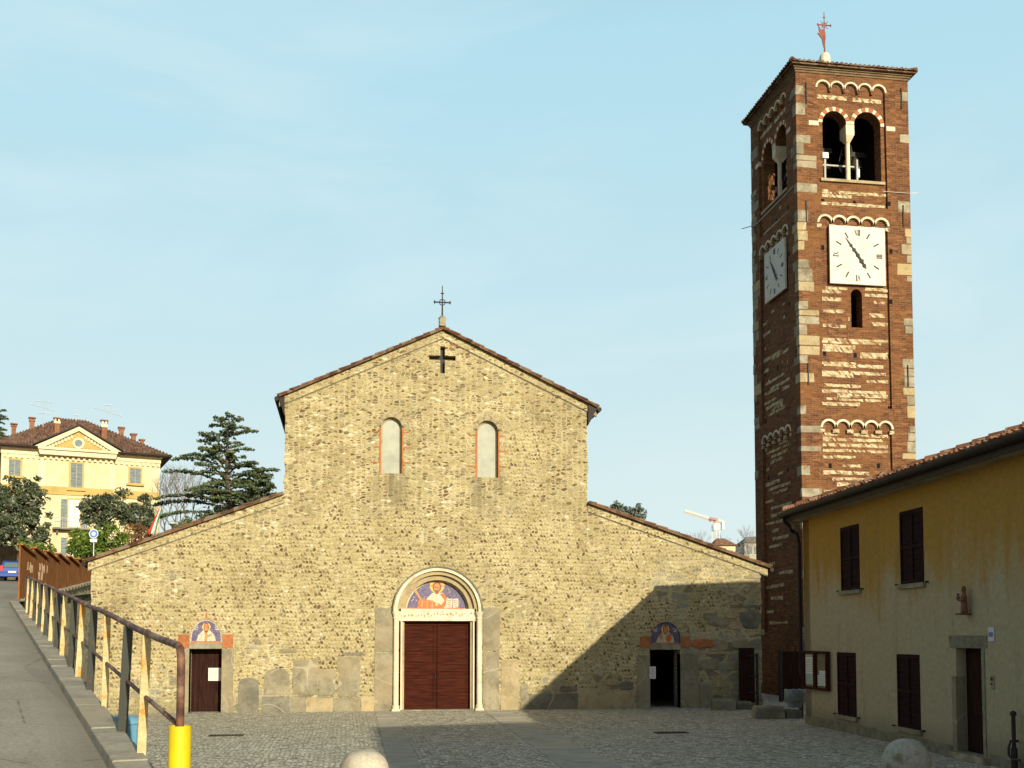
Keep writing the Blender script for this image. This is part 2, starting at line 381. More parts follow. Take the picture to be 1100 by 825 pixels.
M = {}
M['masonry'] = mat_masonry('rubble_masonry'); M['rough'] = mat_masonry('rough_rubble', 'rough')
M['slab'] = mat_slab('grey_green_slab', (.21,.185,.12), (.31,.275,.185)); M['slab2'] = mat_slab('sandy_slab', (.32,.26,.14), (.42,.34,.20))
M['slab3'] = mat_slab('dark_slab', (.14,.13,.095), (.22,.205,.15), lichen=False)
M['white_stone'] = mat_slab('white_marble', (.56,.50,.36), (.70,.64,.48), vein=False, lichen=False)
M['quoin'] = mat_slab('pale_quoin', (.19,.17,.115), (.38,.34,.24), vein=False)
M['brick'] = mat_brick('tower_brick'); M['band'] = mat_band('pebble_band')
M['orange'] = simple('orange_brick', (.36,.135,.05), var=.3, scale=9)
M['oldbrick'] = simple('old_chimney_brick', (.24,.11,.06), var=.3, scale=5)
M['cornice'] = mat_slab('cream_cornice', (.30,.235,.12), (.42,.335,.19), vein=False)
M['chamber_shade'] = simple('chamber_shade_dark', (.022,.018,.015), .95, .3)  # near-black: the bell chamber's shade put into the colour
M['tiles'] = mat_tiles('roof_tiles', (.27,.115,.062)); M['villa_tiles'] = mat_tiles('brown_roof_tiles', (.19,.092,.058)); M['tiles_dark'] = mat_tiles('old_roof_tiles', (.15,.075,.042))
M['door'] = mat_wood('red_brown_door', (.052,.013,.007), .11, True); M['darkdoor'] = mat_wood('dark_door', (.032,.013,.009), .13)
M['shutter'] = mat_wood('maroon_shutter', (.028,.012,.012), .055, True)
M['iron'] = simple('dark_iron', (.035,.03,.028), .6, .3); M['black'] = simple('hole_shade_black', (.01,.01,.01), 1, 0, bump=0)
M['gutter'] = simple('dark_copper_gutter', (.020,.015,.013), .6, .3)
M['paper'] = simple('paper', (.72,.70,.64), .8, .08, bump=0); M['ink'] = simple('ink', (.12,.12,.13), .9, 0, bump=0)
M['pane'] = simple('frosted_pane', (.33,.34,.27), .45, .2, 2.5, bump=.05)
M['tiles_edge'] = M['tiles']
# ================================================================== SETTING
RP = Vector((-1.79, 10.1, 0)); RD = Vector((-.304, .953, 0)).normalized(); RN = Vector((-RD.y, RD.x, 0))   # rail line, RN points left
def road_h(x, y):
    s = (Vector((x, y, 0))-RP).dot(RD); return 1.30 + .0685*s
def smooth(t): t = max(0, min(1, t)); return t*t*(3-2*t)
def left_of(x, y): return (Vector((x, y, 0))-RP).dot(RN)
def terr(x, y):
    hi = max(0.0, min(15, road_h(x, y)-.16))
    if y < 46:
        return hi if left_of(x, y) > 1.6 else 0.0
    a = 1.0 if x < -14.35 else 0.0
    b = smooth((y-74)/14)
    return hi*max(a, b)
def axis(lo, hi, fine0, fine1, step, coarse):
    a = []; t = lo
    while t < fine0: a.append(t); t += max(step, min(coarse, (fine0-t)*.3))
    t = fine0
    while t < fine1: a.append(t); t += step
    while t < hi: a.append(t); t += max(step, min(coarse, (t-fine1)*.3+step))
    a.append(hi); return a
xs = axis(-2500, 2500, -50, 30, 1.0, 250); ys = axis(-400, 4000, -20, 100, 1.0, 250)
k = NM('earth_and_grass', .95, .1); v = k.geo(); n1 = k.noise(v, .35, 5, .6); n2 = k.noise(v, 9, 5, .7)
gc = k.mix(k.ss(n1, .4, .62), (.10,.09,.05), (.06,.085,.028)); gc = k.mix(k.ss(n2, .4, .75, 0, .6), gc, (.14,.13,.07)); k.bump(n2, .6, .05); M['earth'] = k.col(gc)
g = MB(); V = [(x, y, terr(x, y)) for y in ys for x in xs]; nx = len(xs)
g.add(V, [(j*nx+i, j*nx+i+1, (j+1)*nx+i+1, (j+1)*nx+i) for j in range(len(ys)-1) for i in range(nx-1)])
tag(g.build('ground', M['earth'], smooth=False), kind='structure')

# cobbled square
k = NM('river_cobbles', .8, .3); v = k.geo(); x, y, _ = k.sep(v)
nw = k.noise(v, .5, 3)
p = k.vor(k.comb(x, y), 10.0, 1.0); c = k.sep(p['Color']); e = k.vor(k.comb(x, y), 10.0, 1.0, 'DISTANCE_TO_EDGE')['Distance']
st = k.ss(e, .03, .16)
r = k.ramp(c[0], [(0, (.22,.205,.15)), (.25, (.40,.38,.295)), (.55, (.58,.56,.45)), (.8, (.70,.67,.54)), (1, (.88,.86,.74))])
r = k.mix(st, (.26,.245,.17), r)
r = k.mix(k.ss(nw, .42, .62, 0, .35), r, (.42,.40,.30)); r = k.mix(k.ss(k.noise(v, 1.7, 5, .6), .5, .7, 0, .4), r, (.60,.55,.40))
k.bump(st, .9, .03); M['cobble'] = k.col(r)
g = MB(); gx = [-14.2+i*.9 for i in range(70)]; gy = [-30+i*1.0 for i in range(79)]
g.add([(x, y, .004) for y in gy for x in gx], [(j*70+i, j*70+i+1, (j+1)*70+i+1, (j+1)*70+i) for j in range(78) for i in range(69)])
tag(g.build('piazza', M['cobble']), kind='structure')

# paved strips of stone slabs leading to the portal
M['paving'] = mat_slab('paving_slab', (.36,.35,.285), (.45,.435,.35), vein=False, lichen=False)
def strip(a0, a1, b0, b1, seed, ext=1.0):
    """slabs between two edge lines, a = near the portal, b = towards the camera (ground points)"""
    rng = random.Random(seed); mb = MB(); t = 0.0
    Lm = ((b0+b1)/2-(a0+a1)/2).length
    while t < ext:
        dt = rng.uniform(.55, .95)/Lm; t2 = min(ext, t+dt); g_ = .014/Lm
        P = [a0.lerp(b0, t+g_), a1.lerp(b1, t+g_), a1.lerp(b1, t2-g_), a0.lerp(b0, t2-g_)]
        z = .012+rng.uniform(0, .006)
        mb.add([(q.x, q.y, z) for q in P]+[(q.x, q.y, 0) for q in P], [(3,2,1,0),(0,1,5,4),(1,2,6,5),(2,3,7,6),(3,0,4,7)])
        t = t2
    return mb
A0, A1 = G(403, 765.5), G(424, 765); B0, B1 = G(418, 825), G(452, 825)
tag(strip(A0, A1, B0, B1, 3, 1.35).build('stone_path', M['paving']), kind='structure')
A0, A1 = G(521, 764.5), G(547, 764); B0, B1 = G(603, 825), G(668, 825)
tag(strip(A0, A1, B0, B1, 4, 1.35).build('stone_path', M['paving']), kind='structure')
# small drain grates
for i, (px, py) in enumerate(((721, 787.5), (243, 790.5))):
    q = G(px, py); mb = MB()
    mb.box(-.40, .40, -.16, .16, .004, .02)
    for j in range(9): mb.box(-.36+j*.082, -.32+j*.082, -.13, .13, .021, .027, 1)
    o = mb.build('drain_grate', [M['iron'], M['gutter']], loc=(q.x, q.y, 0))
    tag(o, ['iron drain grate in the cobbles before the right side door', 'iron drain grate in the cobbles before the left side door'][i], 'drain', 'drain grates in the square')

# road ramp, kerb and retaining side
k = NM('asphalt', .85, .3); v = k.geo(); n1 = k.noise(v, 26, 4, .8); n2 = k.noise(v, .5, 5, .6)
s_ = k.n('ShaderNodeVectorMath', operation='DOT_PRODUCT'); k.set(s_.inputs[0], v); s_.inputs[1].default_value = tuple(RN)
off = k.m('SUBTRACT', s_.outputs['Value'], RP.dot(RN))
tr = k.noise(k.comb(k.m('MULTIPLY', off, 1.6), k.m('MULTIPLY', k.sep(v)[1], .06)), 1, 4, .6)
r = k.mix(k.ss(n2, .35, .65), (.25,.23,.17), (.32,.295,.225)); r = k.mix(k.ss(tr, .45, .65, 0, .45), r, (.38,.345,.27))
r = k.mix(k.ss(n1, .46, .60, 0, .55), r, (.40,.37,.29)); r = k.mix(k.ss(n1, .46, .36, 0, .45), r, (.12,.11,.09))
pt = k.vor(k.comb(k.m('MULTIPLY', off, .55), k.m('MULTIPLY', k.sep(v)[1], .16)), 1, 1); r = k.mix(k.ss(k.sep(pt['Color'])[0], .72, .74, 0, .35), r, (.15,.145,.125))
g3 = k.noise(v, 14, 5, .75); r = k.mix(k.ss(g3, .5, .72, 0, .45), r, (.16,.15,.125)); r = k.mix(k.ss(off, 1.0, .28, 0, .45), r, (.19,.17,.125))
cr_ = k.vor(v, .45, 1, 'DISTANCE_TO_EDGE', '3D')['Distance']
r = k.mix(k.m('MULTIPLY', k.ss(k.m('ADD', cr_, k.m('MULTIPLY', k.noise(v, 4, 3), .03)), .022, .014), .55), r, (.05,.05,.045))
k.bump(n1, .35, .01); M['asphalt'] = k.col(r)
M['concrete'] = mat_slab('kerb_concrete', (.29,.265,.20), (.40,.365,.275), vein=False, lichen=False)
def rl(s, off, dz=0.0):
    p = RP + RD*s + RN*off; return (p.x, p.y, road_h(p.x, p.y)+dz)
KW = .30
g = MB(); S = [-40+2*i for i in range(71)]
O = [KW, 2.5, 5, 8, 12]
V = []; 
for s in S:
    for o_ in O:
        if o_ == KW and s > 36: o__ = KW - (s-36)*.32 if s < 52 else KW-16*.32
        else: o__ = o_
        V.append(rl(s, o__, -.12))
g.add(V, [(j*5+i, (j+1)*5+i, (j+1)*5+i+1, j*5+i+1)[::-1] for j in range(len(S)-1) for i in range(4)])
# closed edge below the road surface, towards the square
g.add([rl(-40, KW, -.12), rl(36, KW, -.12), rl(36, KW, -1.0), rl(-40, KW, -1.0)], [(0,1,2,3)])
tag(g.build('road', M['asphalt']), kind='structure')
rng = random.Random(8)
g = MB(); s = -9.0
while s < 35:
    l = rng.uniform(.9, 1.1); a = s+.003; b = s+l-.003
    dz = rng.uniform(-.006, .006)
    g.add([rl(a,0,dz), rl(b,0,dz), rl(b,KW,dz), rl(a,KW,dz), rl(a,0,-.4), rl(b,0,-.4), rl(b,KW,-.4), rl(a,KW,-.4)],
          [(3,2,1,0)[::-1],(0,1,5,4)[::-1],(1,2,6,5)[::-1],(2,3,7,6)[::-1],(3,0,4,7)[::-1]])
    s += l
tag(g.build('kerb', M['concrete'], bevel=.015), kind='structure')
g = MB()
for a, b in [(-9, 3), (3, 15), (15, 27), (27, 35)]:
    P = [rl(a,.06,-.3), rl(b,.06,-.3)]
    g.add([P[0], P[1], (*rl(b,.06)[:2],-.1), (*rl(a,.06)[:2],-.1), rl(a,.28,-.3), rl(b,.28,-.3), (*rl(b,.28)[:2],-.1), (*rl(a,.28)[:2],-.1)],
          [(0,1,2,3),(4,7,6,5),(0,4,5,1),(1,5,6,2),(0,3,7,4)])
tag(g.build('retaining_wall', M['rough']), 'stone retaining wall holding up the ramp under the rusty railing', 'wall')
# ================================================================== CHURCH
FY = 34.0
church = empty('church', (0, 0, 0), 0, 'old church with a cream and brown rubble front, gabled nave and two sloping aisles', 'church')
def F(px, py): return onY(px, py, FY)
# recess planes, a bit deeper
p_ = lambda *a: F(*a)
LX, _ = F(96, 700); RX, _ = F(818, 700)
NLX, NLZ = F(306, 421.5); NRX, NRZ = F(631, 432); AX, AZ = F(476, 351)
LZ = F(96, 601)[1]; SLZ = F(306, 529)[1]; RZ = F(818, 606)[1]; SRZ = F(631, 538)[1]
def rk(z): return z-.10
outer = [(LX, -.2), (RX, -.2), (RX, RZ-.1), (NRX, SRZ-.1), (NRX, NRZ-.08), (AX, AZ-.08), (NLX, NLZ-.08), (NLX, SLZ-.1), (LX, LZ-.1)]
# uneven masonry edges
rng = random.Random(2)
def jag(a, b, step=.22, j=.035):
    n = max(1, int(math.dist(a, b)/step)); out = []
    for i in range(n): t = i/n; out.append((a[0]+(b[0]-a[0])*t+(rng.uniform(-j, j) if i else 0), a[1]+(b[1]-a[1])*t))
    return out
oo = [outer[0]]; oo += jag(outer[1], outer[2]); oo += [outer[2]]; oo += jag(outer[3], outer[4]); oo += [outer[4], outer[5]]; oo += jag(outer[6], outer[7]); oo += [outer[7]]; oo += jag(outer[8], outer[0])
# portal geometry
pxl, pz0 = F(434, 763); pxr, _ = F(505.5, 763); pz0 = 0.0
pcx = (pxl+pxr)/2; lint0 = F(470, 667)[1]; lint1 = F(470, 654)[1]
zspr = F(470, 657)[1]
ro = (F(517.5, 657)[0]-F(423.5, 657)[0])/2
openL, openR = pcx-(ro-.22), pcx+(ro-.22)
portal_hole = archpoly(openL, openR, -.2, zspr, 24)
def sd(x0, x1, zt): a = F(x0, zt); b = F(x1, zt); return a[0], b[0], a[1]
ld = sd(203.5, 238.3, 697); rd = sd(698, 730.5, 698)
ll = (F(204, 689)[0], F(238.3, 689)[0], F(221, 690)[1]); rl_ = (F(699, 691)[0], F(731.5, 691)[0], F(715, 691.5)[1])
ltop = F(221, 665)[1]; rtop = F(715, 668)[1]
def lun(x0, x1, z0, zt):
    r = (x1-x0)/2; return [(x0, z0), (x1, z0)] + [( (x0+x1)/2 + r*math.cos(t), z0+.12+(zt-z0-.12)*math.sin(t)) for t in [PI*i/14 for i in range(15)]]
lw = archpoly(F(409, 500)[0], F(431.5, 500)[0], F(420, 508.5)[1], F(420, 459)[1]); rw = archpoly(F(512.3, 500)[0], F(535, 500)[0], F(523, 513)[1], F(523, 463)[1])
cx_, cz_ = F(475.5, 384.5); cw = .075; ch = F(476, 372)[1]; cl = F(476, 401)[1]; ca_ = F(461, 384)[0]; cb_ = F(489.5, 384)[0]
cross = [(cx_-cw, cl), (cx_+cw, cl), (cx_+cw, cz_-cw), (cb_, cz_-cw), (cb_, cz_+cw), (cx_+cw, cz_+cw), (cx_+cw, ch), (cx_-cw, ch), (cx_-cw, cz_+cw), (ca_, cz_+cw), (ca_, cz_-cw), (cx_-cw, cz_-cw)]
mb = MB()
mb.plate(oo, [portal_hole, rect(ld[0], ld[1], -.1, ld[2]), rect(rd[0], rd[1], -.1, rd[2]), lun(*ll, ltop), lun(*rl_, rtop), lw, rw, cross], FY, FY+.7)
mb.build('front_wall', M['masonry'], church)
mb = MB()
for c in (lun(*ll, ltop), lun(*rl_, rtop)): mb.mark(); mb.prism(c, FY+.10, FY+.5)
mb.mark(); mb.prism(cross, FY+.22, FY+.6, 1)
mb.build_pieces('recess_back', [M['slab2'], M['iron']], church)
# body of the church behind
BY = 58.0
mb = MB()
mb.mark(); mb.box(LX+.03, LX+.7, FY+.7, BY, -.3, LZ-.15); mb.mark(); mb.box(RX-.7, RX-.03, FY+.7, BY, -.3, RZ-.15)
mb.mark(); mb.box(NLX+.03, NLX+.6, FY+.7, BY, 0, NLZ-.15); mb.mark(); mb.box(NRX-.6, NRX-.03, FY+.7, BY, 0, NRZ-.15)
mb.mark(); mb.plate([(LX,-.3),(RX,-.3),(RX,RZ-.15),(NRX,SRZ-.15),(NRX,NRZ-.15),(AX,AZ-.15),(NLX,NLZ-.15),(NLX,SLZ-.15),(LX,LZ-.15)], [], BY, BY+.6)
mb.build_pieces('side_wall', M['rough'], church)
mb = MB(); mb.box(LX+.5, RX-.5, FY+.7, BY, -.1, .02); mb.build('inner_floor', M['slab3'], church)
# roofs : slab + rows of curved tiles; each described by its low edge tip and high end
def roof(lo, hi, name, y0=FY-.22, y1=BY+.4, step=.19, th=.05, sideT=True):
    (x0, z0), (x1, z1) = lo, hi; sg = 1 if x1 > x0 else -1
    Ls = math.dist(lo, hi); dx, dz = (x1-x0)/Ls, (z1-z0)/Ls; nx_, nz_ = -dz*sg, abs(dx)
    mb = MB()
    mb.prism([(x0, z0-th), (x1, z1-th), (x1, z1), (x0, z0)] if sg > 0 else [(x0, z0-th), (x0, z0), (x1, z1), (x1, z1-th)], y0+.02, y1)
    rng = random.Random(len(name)+int(Ls*10)); y = y0+.07; first = True
    while y < y1:
        s = -.05; first_r = .078
        while s < Ls-.05:
            l = .42; s2 = min(Ls, s+l+.03); jit = rng.uniform(-.012, .012)
            n = 6; V = []
            for (ss, rr, up) in ((s, .070, .012+jit*.6), (s2, .056, -.008+jit*.6)):
                for k_ in range(n+1):
                    t = PI*k_/n; V.append((x0+dx*ss+nx_*(up+rr*math.sin(t)), y+rr*math.cos(t)+jit*.5, z0+dz*ss+nz_*(up+rr*math.sin(t))))
            F_ = [(k_, k_+1, n+2+k_, n+1+k_) for k_ in range(n)]; F_.append(tuple(range(n+1)))
            if sg < 0: F_ = [f[::-1] for f in F_]
            mb.add(V, F_)
            s += l
        y += step if y < y0+9 else .4
    return mb.build(name, M['tiles_dark'], church)
tipL = F(300, 426); tipR = F(640.5, 437.5); ap = (AX, F(476, 353.5)[1])
roof(tipL, ap, 'roof'); roof(tipR, ap, 'roof')
roof(F(93.5, 602.5), (NLX, F(305, 530)[1]), 'roof'); roof(F(825.5, 609), (NRX, F(632, 540)[1]), 'roof')
# raking cornice under the verges : pale band with a dark drip line
mb = MB()
def rake(a, b, w0, w1, y, y2, m_):
    mb.prism([(a[0], a[1]-w1), (b[0], b[1]-w1), (b[0], b[1]-w0), (a[0], a[1]-w0)], y, y2, m_)
for a, b in ((tipL, ap), (ap, tipR), (F(95, 602), (NLX+.0, F(305, 530)[1])), ((NRX, F(632, 540)[1]), F(824, 608.6))):
    mb.mark(); rake(a, b, .055, .30, FY-.05, FY+.05, 0)
    rake(a, b, .30, .33, FY-.02, FY+.04, 1)
mb.build_pieces('raking_cornice', [M['masonry'], M['slab3']], church)
# eaves ends: dark boards and gutters
mb = MB()
for (tx, tz), sg in ((tipL, 1), (tipR, -1)):
    mb.mark(); x1 = NLX if sg > 0 else NRX
    P = [(tx, tz-.07), (x1-.002*sg, tz+abs(x1-tx)*.43-.08), (x1-.002*sg, tz-.62)]
    if sg < 0: P = P[::-1]
    mb.prism(P, FY-.12, BY)
    mb.tube([(tx-.07*sg, FY-.18, tz-.10), (tx-.07*sg, BY, tz-.10)], .075, 8)
for (tx, tz), sg in ((F(93.5, 602.5), 1), (F(825.5, 609), -1)):
    mb.mark(); mb.tube([(tx-.06*sg, FY-.15, tz-.10), (tx-.06*sg, BY, tz-.10)], .075, 8)
mb.build_pieces('gutter', M['gutter'], church)
# apex pedestal and iron cross
bx, bz = F(475, 350)
def iron_cross(mb, x, y, z0, z1, arm_z, arm, r=.022):
    mb.tube([(x, y, z0), (x, y, z1)], [r*1.2, r*.5], 6)
    mb.tube([(x-arm, y, arm_z), (x+arm, y, arm_z)], r, 6)
    for dx, dz in ((-arm, 0), (arm, 0), (0, arm*1.15)):
        for q in (-1, 1):
            c = (x+dx, y, arm_z+dz); e = (c[0]+(q*.05 if dx == 0 else -math.copysign(.03, dx)), y, c[2]+(q*.05 if dx else -.03))
            mb.tube([c, e], r*.8, 5)
    for i in range(8):
        a, b = 2*PI*i/8, 2*PI*(i+1)/8
        mb.tube([(x+.1*math.cos(a), y, arm_z+.1*math.sin(a)), (x+.1*math.cos(b), y, arm_z+.1*math.sin(b))], r*.6, 5)
mb = MB(); mb.box(bx-.1, bx+.1, FY-.2, FY+.15, bz-.05, bz+.20); mb.lathe([(.12, bz+.20), (.13, bz+.24), (.07, bz+.31)], 10, cx=bx, cy=FY-.02)
ped = mb.build('pedestal', M['slab'], church)
mb = MB(); iron_cross(mb, bx, FY-.02, bz+.28, F(475, 307)[1], F(475, 325)[1], F(484, 325)[0]-bx, .024); mb.build('iron_cross', M['iron'], church)
# upper windows
for (x0, x1, zb, zt) in ((F(409, 500)[0], F(431.5, 500)[0], F(420, 508.5)[1], F(420, 459)[1]), (F(512.3, 500)[0], F(535, 500)[0], F(523, 513)[1], F(523, 463)[1])):
    win = MB(); fr_ = .055; xc = (x0+x1)/2; r = (x1-x0)/2
    win.plate(archpoly(x0, x1, zb, zt), [archpoly(x0+fr_, x1-fr_, zb+.03, zt)], FY+.16, FY+.24)
    wo_ = win.build('window', M['slab2'], church)
    pn = MB(); pn.prism(archpoly(x0+fr_, x1-fr_, zb+.03, zt), FY+.2, FY+.22); pn.build('pane', M['pane'], wo_)
    bs = MB()
    for sgn, xx in ((-1, x0), (1, x1)):
        bs.box(min(xx, xx+sgn*.05), max(xx, xx+sgn*.05), FY-.006, FY+.1, zb, zt+.05)
        for i in range(3):
            z = zb+(zt-zb)*(.22+.33*i); L2 = .22+.1*((i*7+int(sgn)) % 3)/2
            bs.box(min(xx+sgn*.052, xx+sgn*L2), max(xx+sgn*.052, xx+sgn*L2), FY-.005, FY+.02, z, z+.045)
    bs.build('brick_surround', M['orange'], wo_)
    ar = MB()
    for i in range(11):
        a0 = PI*i/11+.03; a1 = PI*(i+1)/11-.03
        ar.prism(arcpts(xc, zt, r+.13, a0, a1, 2)+arcpts(xc, zt, r+.002, a1, a0, 2), FY-.006, FY+.05, 0 if i % 2 else 1)
    ar.build('arch_stones', [M['slab2'], M['slab']], wo_)
# brick traces over the cross
mb = MB(); rng = random.Random(5)
for i in range(7):
    a = rng.uniform(-.65, .5); mb.box(cx_+a, cx_+a+rng.uniform(.12, .22), FY-.004, FY+.02, ch+.0+(i % 2)*.06-.05, ch+.04+(i % 2)*.06-.05) if abs(a+.08) > .15 else None
mb.build('brick_course', M['orange'], church)

# ---------------- main portal
portal = empty('portal', (0,0,0), 0, parent=church)
colz = F(470, 660)[1]
mb = MB()
ring(mb, pcx, zspr, ro-.10, ro, FY-.13, FY+.05, n=28)                # roll moulding
ring(mb, pcx, zspr, ro-.22, ro-.10, FY-.02, FY+.12, n=28, mat=2)
ring(mb, pcx, zspr, ro, ro+.045, FY-.17, FY+.02, n=28, mat=1)
mb.build('archivolt', [M['white_stone'], M['slab3'], M['slab2']], portal)
mb = MB(); ring(mb, pcx, zspr, ro-.38, ro-.224, FY+.12, FY+.42, n=28); mb.build('arch_soffit', M['slab2'], portal)
for sgn in (-1, 1):
    xc = pcx+sgn*(ro-.075); mb = MB()
    mb.lathe([(.115, 0), (.115, .16), (.085, .2), (.082, zspr-.25), (.1, zspr-.22), (.09, zspr-.16), (.13, zspr-.04), (.14, zspr)], 16, cx=xc, cy=FY-.09)
    mb.box(xc-.13, xc+.13, FY-.22, FY+.02, 0, .07); mb.build('column', M['white_stone'], portal, smooth=False)
    x0 = pcx+sgn*(ro-.17); x1 = (pxl if sgn < 0 else pxr)
    mb = MB(); mb.box(min(x0, x1), max(x0, x1), FY+.10, FY+.45, 0, lint0); mb.box(min(x0, x0-sgn*.10), max(x0, x0-sgn*.10), FY+.0, FY+.098, 0, lint0, 1)
    mb.build('jamb', [M['slab2'], M['white_stone']], portal)
lin = MB(); lin.box(pcx-ro+.17, pcx+ro-.17, FY-.02, FY+.45, lint0, lint1)
# door leaves with framed panels
dz1 = lint0
for sgn in (-1, 1):
    a, b = (pxl, pcx-.008) if sgn < 0 else (pcx+.008, pxr)
    mb = MB(); Y = FY+.30
    mb.box(a, b, Y+.02, Y+.09, .03, dz1)
    for (z0, z1) in ((.03, .28), (dz1*.43, dz1*.53), (dz1-.14, dz1)): mb.box(a, b, Y-.012, Y+.018, z0, z1)
    for (x0, x1) in ((a, a+.11), (b-.11, b)): mb.box(x0, x1, Y-.01, Y+.0185, .28, dz1*.43); mb.box(x0, x1, Y-.01, Y+.0185, dz1*.53, dz1-.14)
    lf = mb.build('door', M['door'], portal, bevel=.006)
    hb = MB(); xx = (b-.06) if sgn < 0 else (a+.06); hb.tube([(xx, Y-.02, 1.15), (xx, Y-.06, 1.15), (xx, Y-.06, 1.02), (xx, Y-.02, 1.02)], .01, 6); hb.build('handle', M['iron'], lf)
mb = MB(); mb.box(pxl-.1, pxr+.1, FY-.1, FY+.5, 0, .03); mb.build('threshold', M['slab'], portal)

# ---------------- mosaics
def flatm(name, c, var=.25, sc=28, rough=.5):
    k = NM(name, rough, .3); v = k.geo(); cell = k.vor(v, 45, 1, 'F1', '3D'); cc = k.sep(cell['Color'])
    r = k.mix(k.ss(cc[0], .2, .9), tuple(x*(1-var) for x in c), tuple(min(1, x*(1+var)) for x in c)); return k.col(r)
MO = [flatm('mosaic_blue', (.115,.095,.17), .4), flatm('mosaic_gold', (.66,.42,.08)), flatm('mosaic_flesh', (.45,.20,.07)), flatm('mosaic_brown', (.20,.08,.04)),
      flatm('mosaic_white', (.50,.46,.33)), flatm('mosaic_red', (.55,.13,.03)), flatm('mosaic_border', (.46,.41,.28)), flatm('mosaic_dark', (.07,.06,.09)), flatm('mosaic_orange', (.60,.24,.07))]
def flay(mb, poly, y, lay, mat): mb.prism(poly, y-.003*lay, y-.003*lay+.0028, mat)
def main_mosaic():
    mb = MB(); R = ro-.38; y = FY+.36; z0 = lint1
    S = R/1.0
    def P(pts): return [(pcx+a*S, z0+b*S) for a, b in pts]
    base = [(R, 0)]+[(R*math.cos(t), (zspr-z0)+R*math.sin(t)) for t in [PI*i/28 for i in range(29)]]+[(-R, 0)]
    base = [(pcx+a, z0+b) for a, b in base]
    mb.prism(base, y, y+.06, 6)
    r2 = R-.05; b2 = [(r2, .03)]+[(r2*math.cos(t), (zspr-z0)+r2*math.sin(t)) for t in [PI*i/28 for i in range(29)]]+[(-r2, .03)]
    flay(mb, [(pcx+a, z0+b) for a, b in b2], y, 1, 0)
    flay(mb, P([(-.97, .0), (.97, .0), (.97, .035), (-.97, .035)]), y, 2, 5)
    flay(mb, P(circ(0, .74, .235, 22)), y, 2, 1)                                     # halo
    flay(mb, P([(-.235,.71),(-.1,.69),(-.1,.78),(-.235,.77)]), y, 3, 8); flay(mb, P([(.1,.69),(.235,.71),(.235,.77),(.1,.78)]), y, 3, 8)
    flay(mb, P([(-.35,.03),(.33,.03),(.30,.36),(.16,.52),(-.14,.52),(-.33,.33)]), y, 3, 4)    # white robe
    flay(mb, P([(-.62,.03),(.20,.03),(.14,.14),(-.05,.22),(-.28,.30),(-.56,.34),(-.60,.2)]), y, 4, 5)   # red mantle over the knees
    flay(mb, P([(-.56,.34),(-.48,.30),(-.66,.60),(-.74,.58)]), y, 5, 8)              # raised hand
    flay(mb, P([(.08,.03),(.22,.03),(.36,.30),(.20,.52),(.10,.48),(.24,.28)]), y, 5, 5)
    flay(mb, P([(-.05,.1),(.02,.1),(.03,.48),(-.04,.5)]), y, 5, 6)
    for q in range(3): flay(mb, P([(-.5+q*.16,.05),(-.46+q*.16,.05),(-.44+q*.16,.28),(-.49+q*.16,.27)]), y, 6, 8)
    flay(mb, P(circ(0, .70, .155, 16, .9, 1.15)), y, 4, 3)                           # hair
    flay(mb, P(circ(0, .68, .11, 16, .85, 1.3)), y, 5, 2)                            # face
    flay(mb, P([(-.07,.60),(.07,.60),(.05,.50),(0,.47),(-.05,.50)]), y, 6, 3)        # beard
    for s in (-1, 1): flay(mb, P(circ(s*.04, .70, .016, 8)), y, 6, 7)
    flay(mb, P([(-.01,.64),(.01,.64),(.008,.70),(-.008,.70)]), y, 6, 3)
    flay(mb, P([(.30,.05),(.48,.04),(.48,.33),(.30,.34)]), y, 6, 4); flay(mb, P([(.495,.04),(.68,.06),(.68,.34),(.495,.33)]), y, 6, 4)   # open book
    for px_ in (.33, .52):
        for i in range(4): flay(mb, P([(px_, .09+i*.06), (px_+.12, .09+i*.06), (px_+.12, .105+i*.06), (px_, .105+i*.06)]), y, 7, 3)
    rng = random.Random(4)
    for i in range(26):
        a = rng.uniform(.15, PI-.15); d = rng.uniform(.45, .9); x, z = d*math.cos(a), d*math.sin(a)*.98
        if abs(x) < .32 and z > .2 or z < .08: continue
        flay(mb, P(circ(x, z, .018, 5)), y, 2, 6)
    mb.build('mosaic', MO, portal)
main_mosaic()
mb = lin   # carved frieze on the lintel
rng = random.Random(7); x = pcx-ro+.25
while x < pcx+ro-.25:
    w_ = rng.uniform(.03, .08); mb.prism(blob(x, (lint0+lint1)/2+rng.uniform(-.05, .07), w_/2, rng.uniform(.015, .05), rng, 8), FY-.032, FY-.015, 1); x += w_+rng.uniform(.03, .07)
mb.build('lintel', [M['white_stone'], M['slab2']], portal)

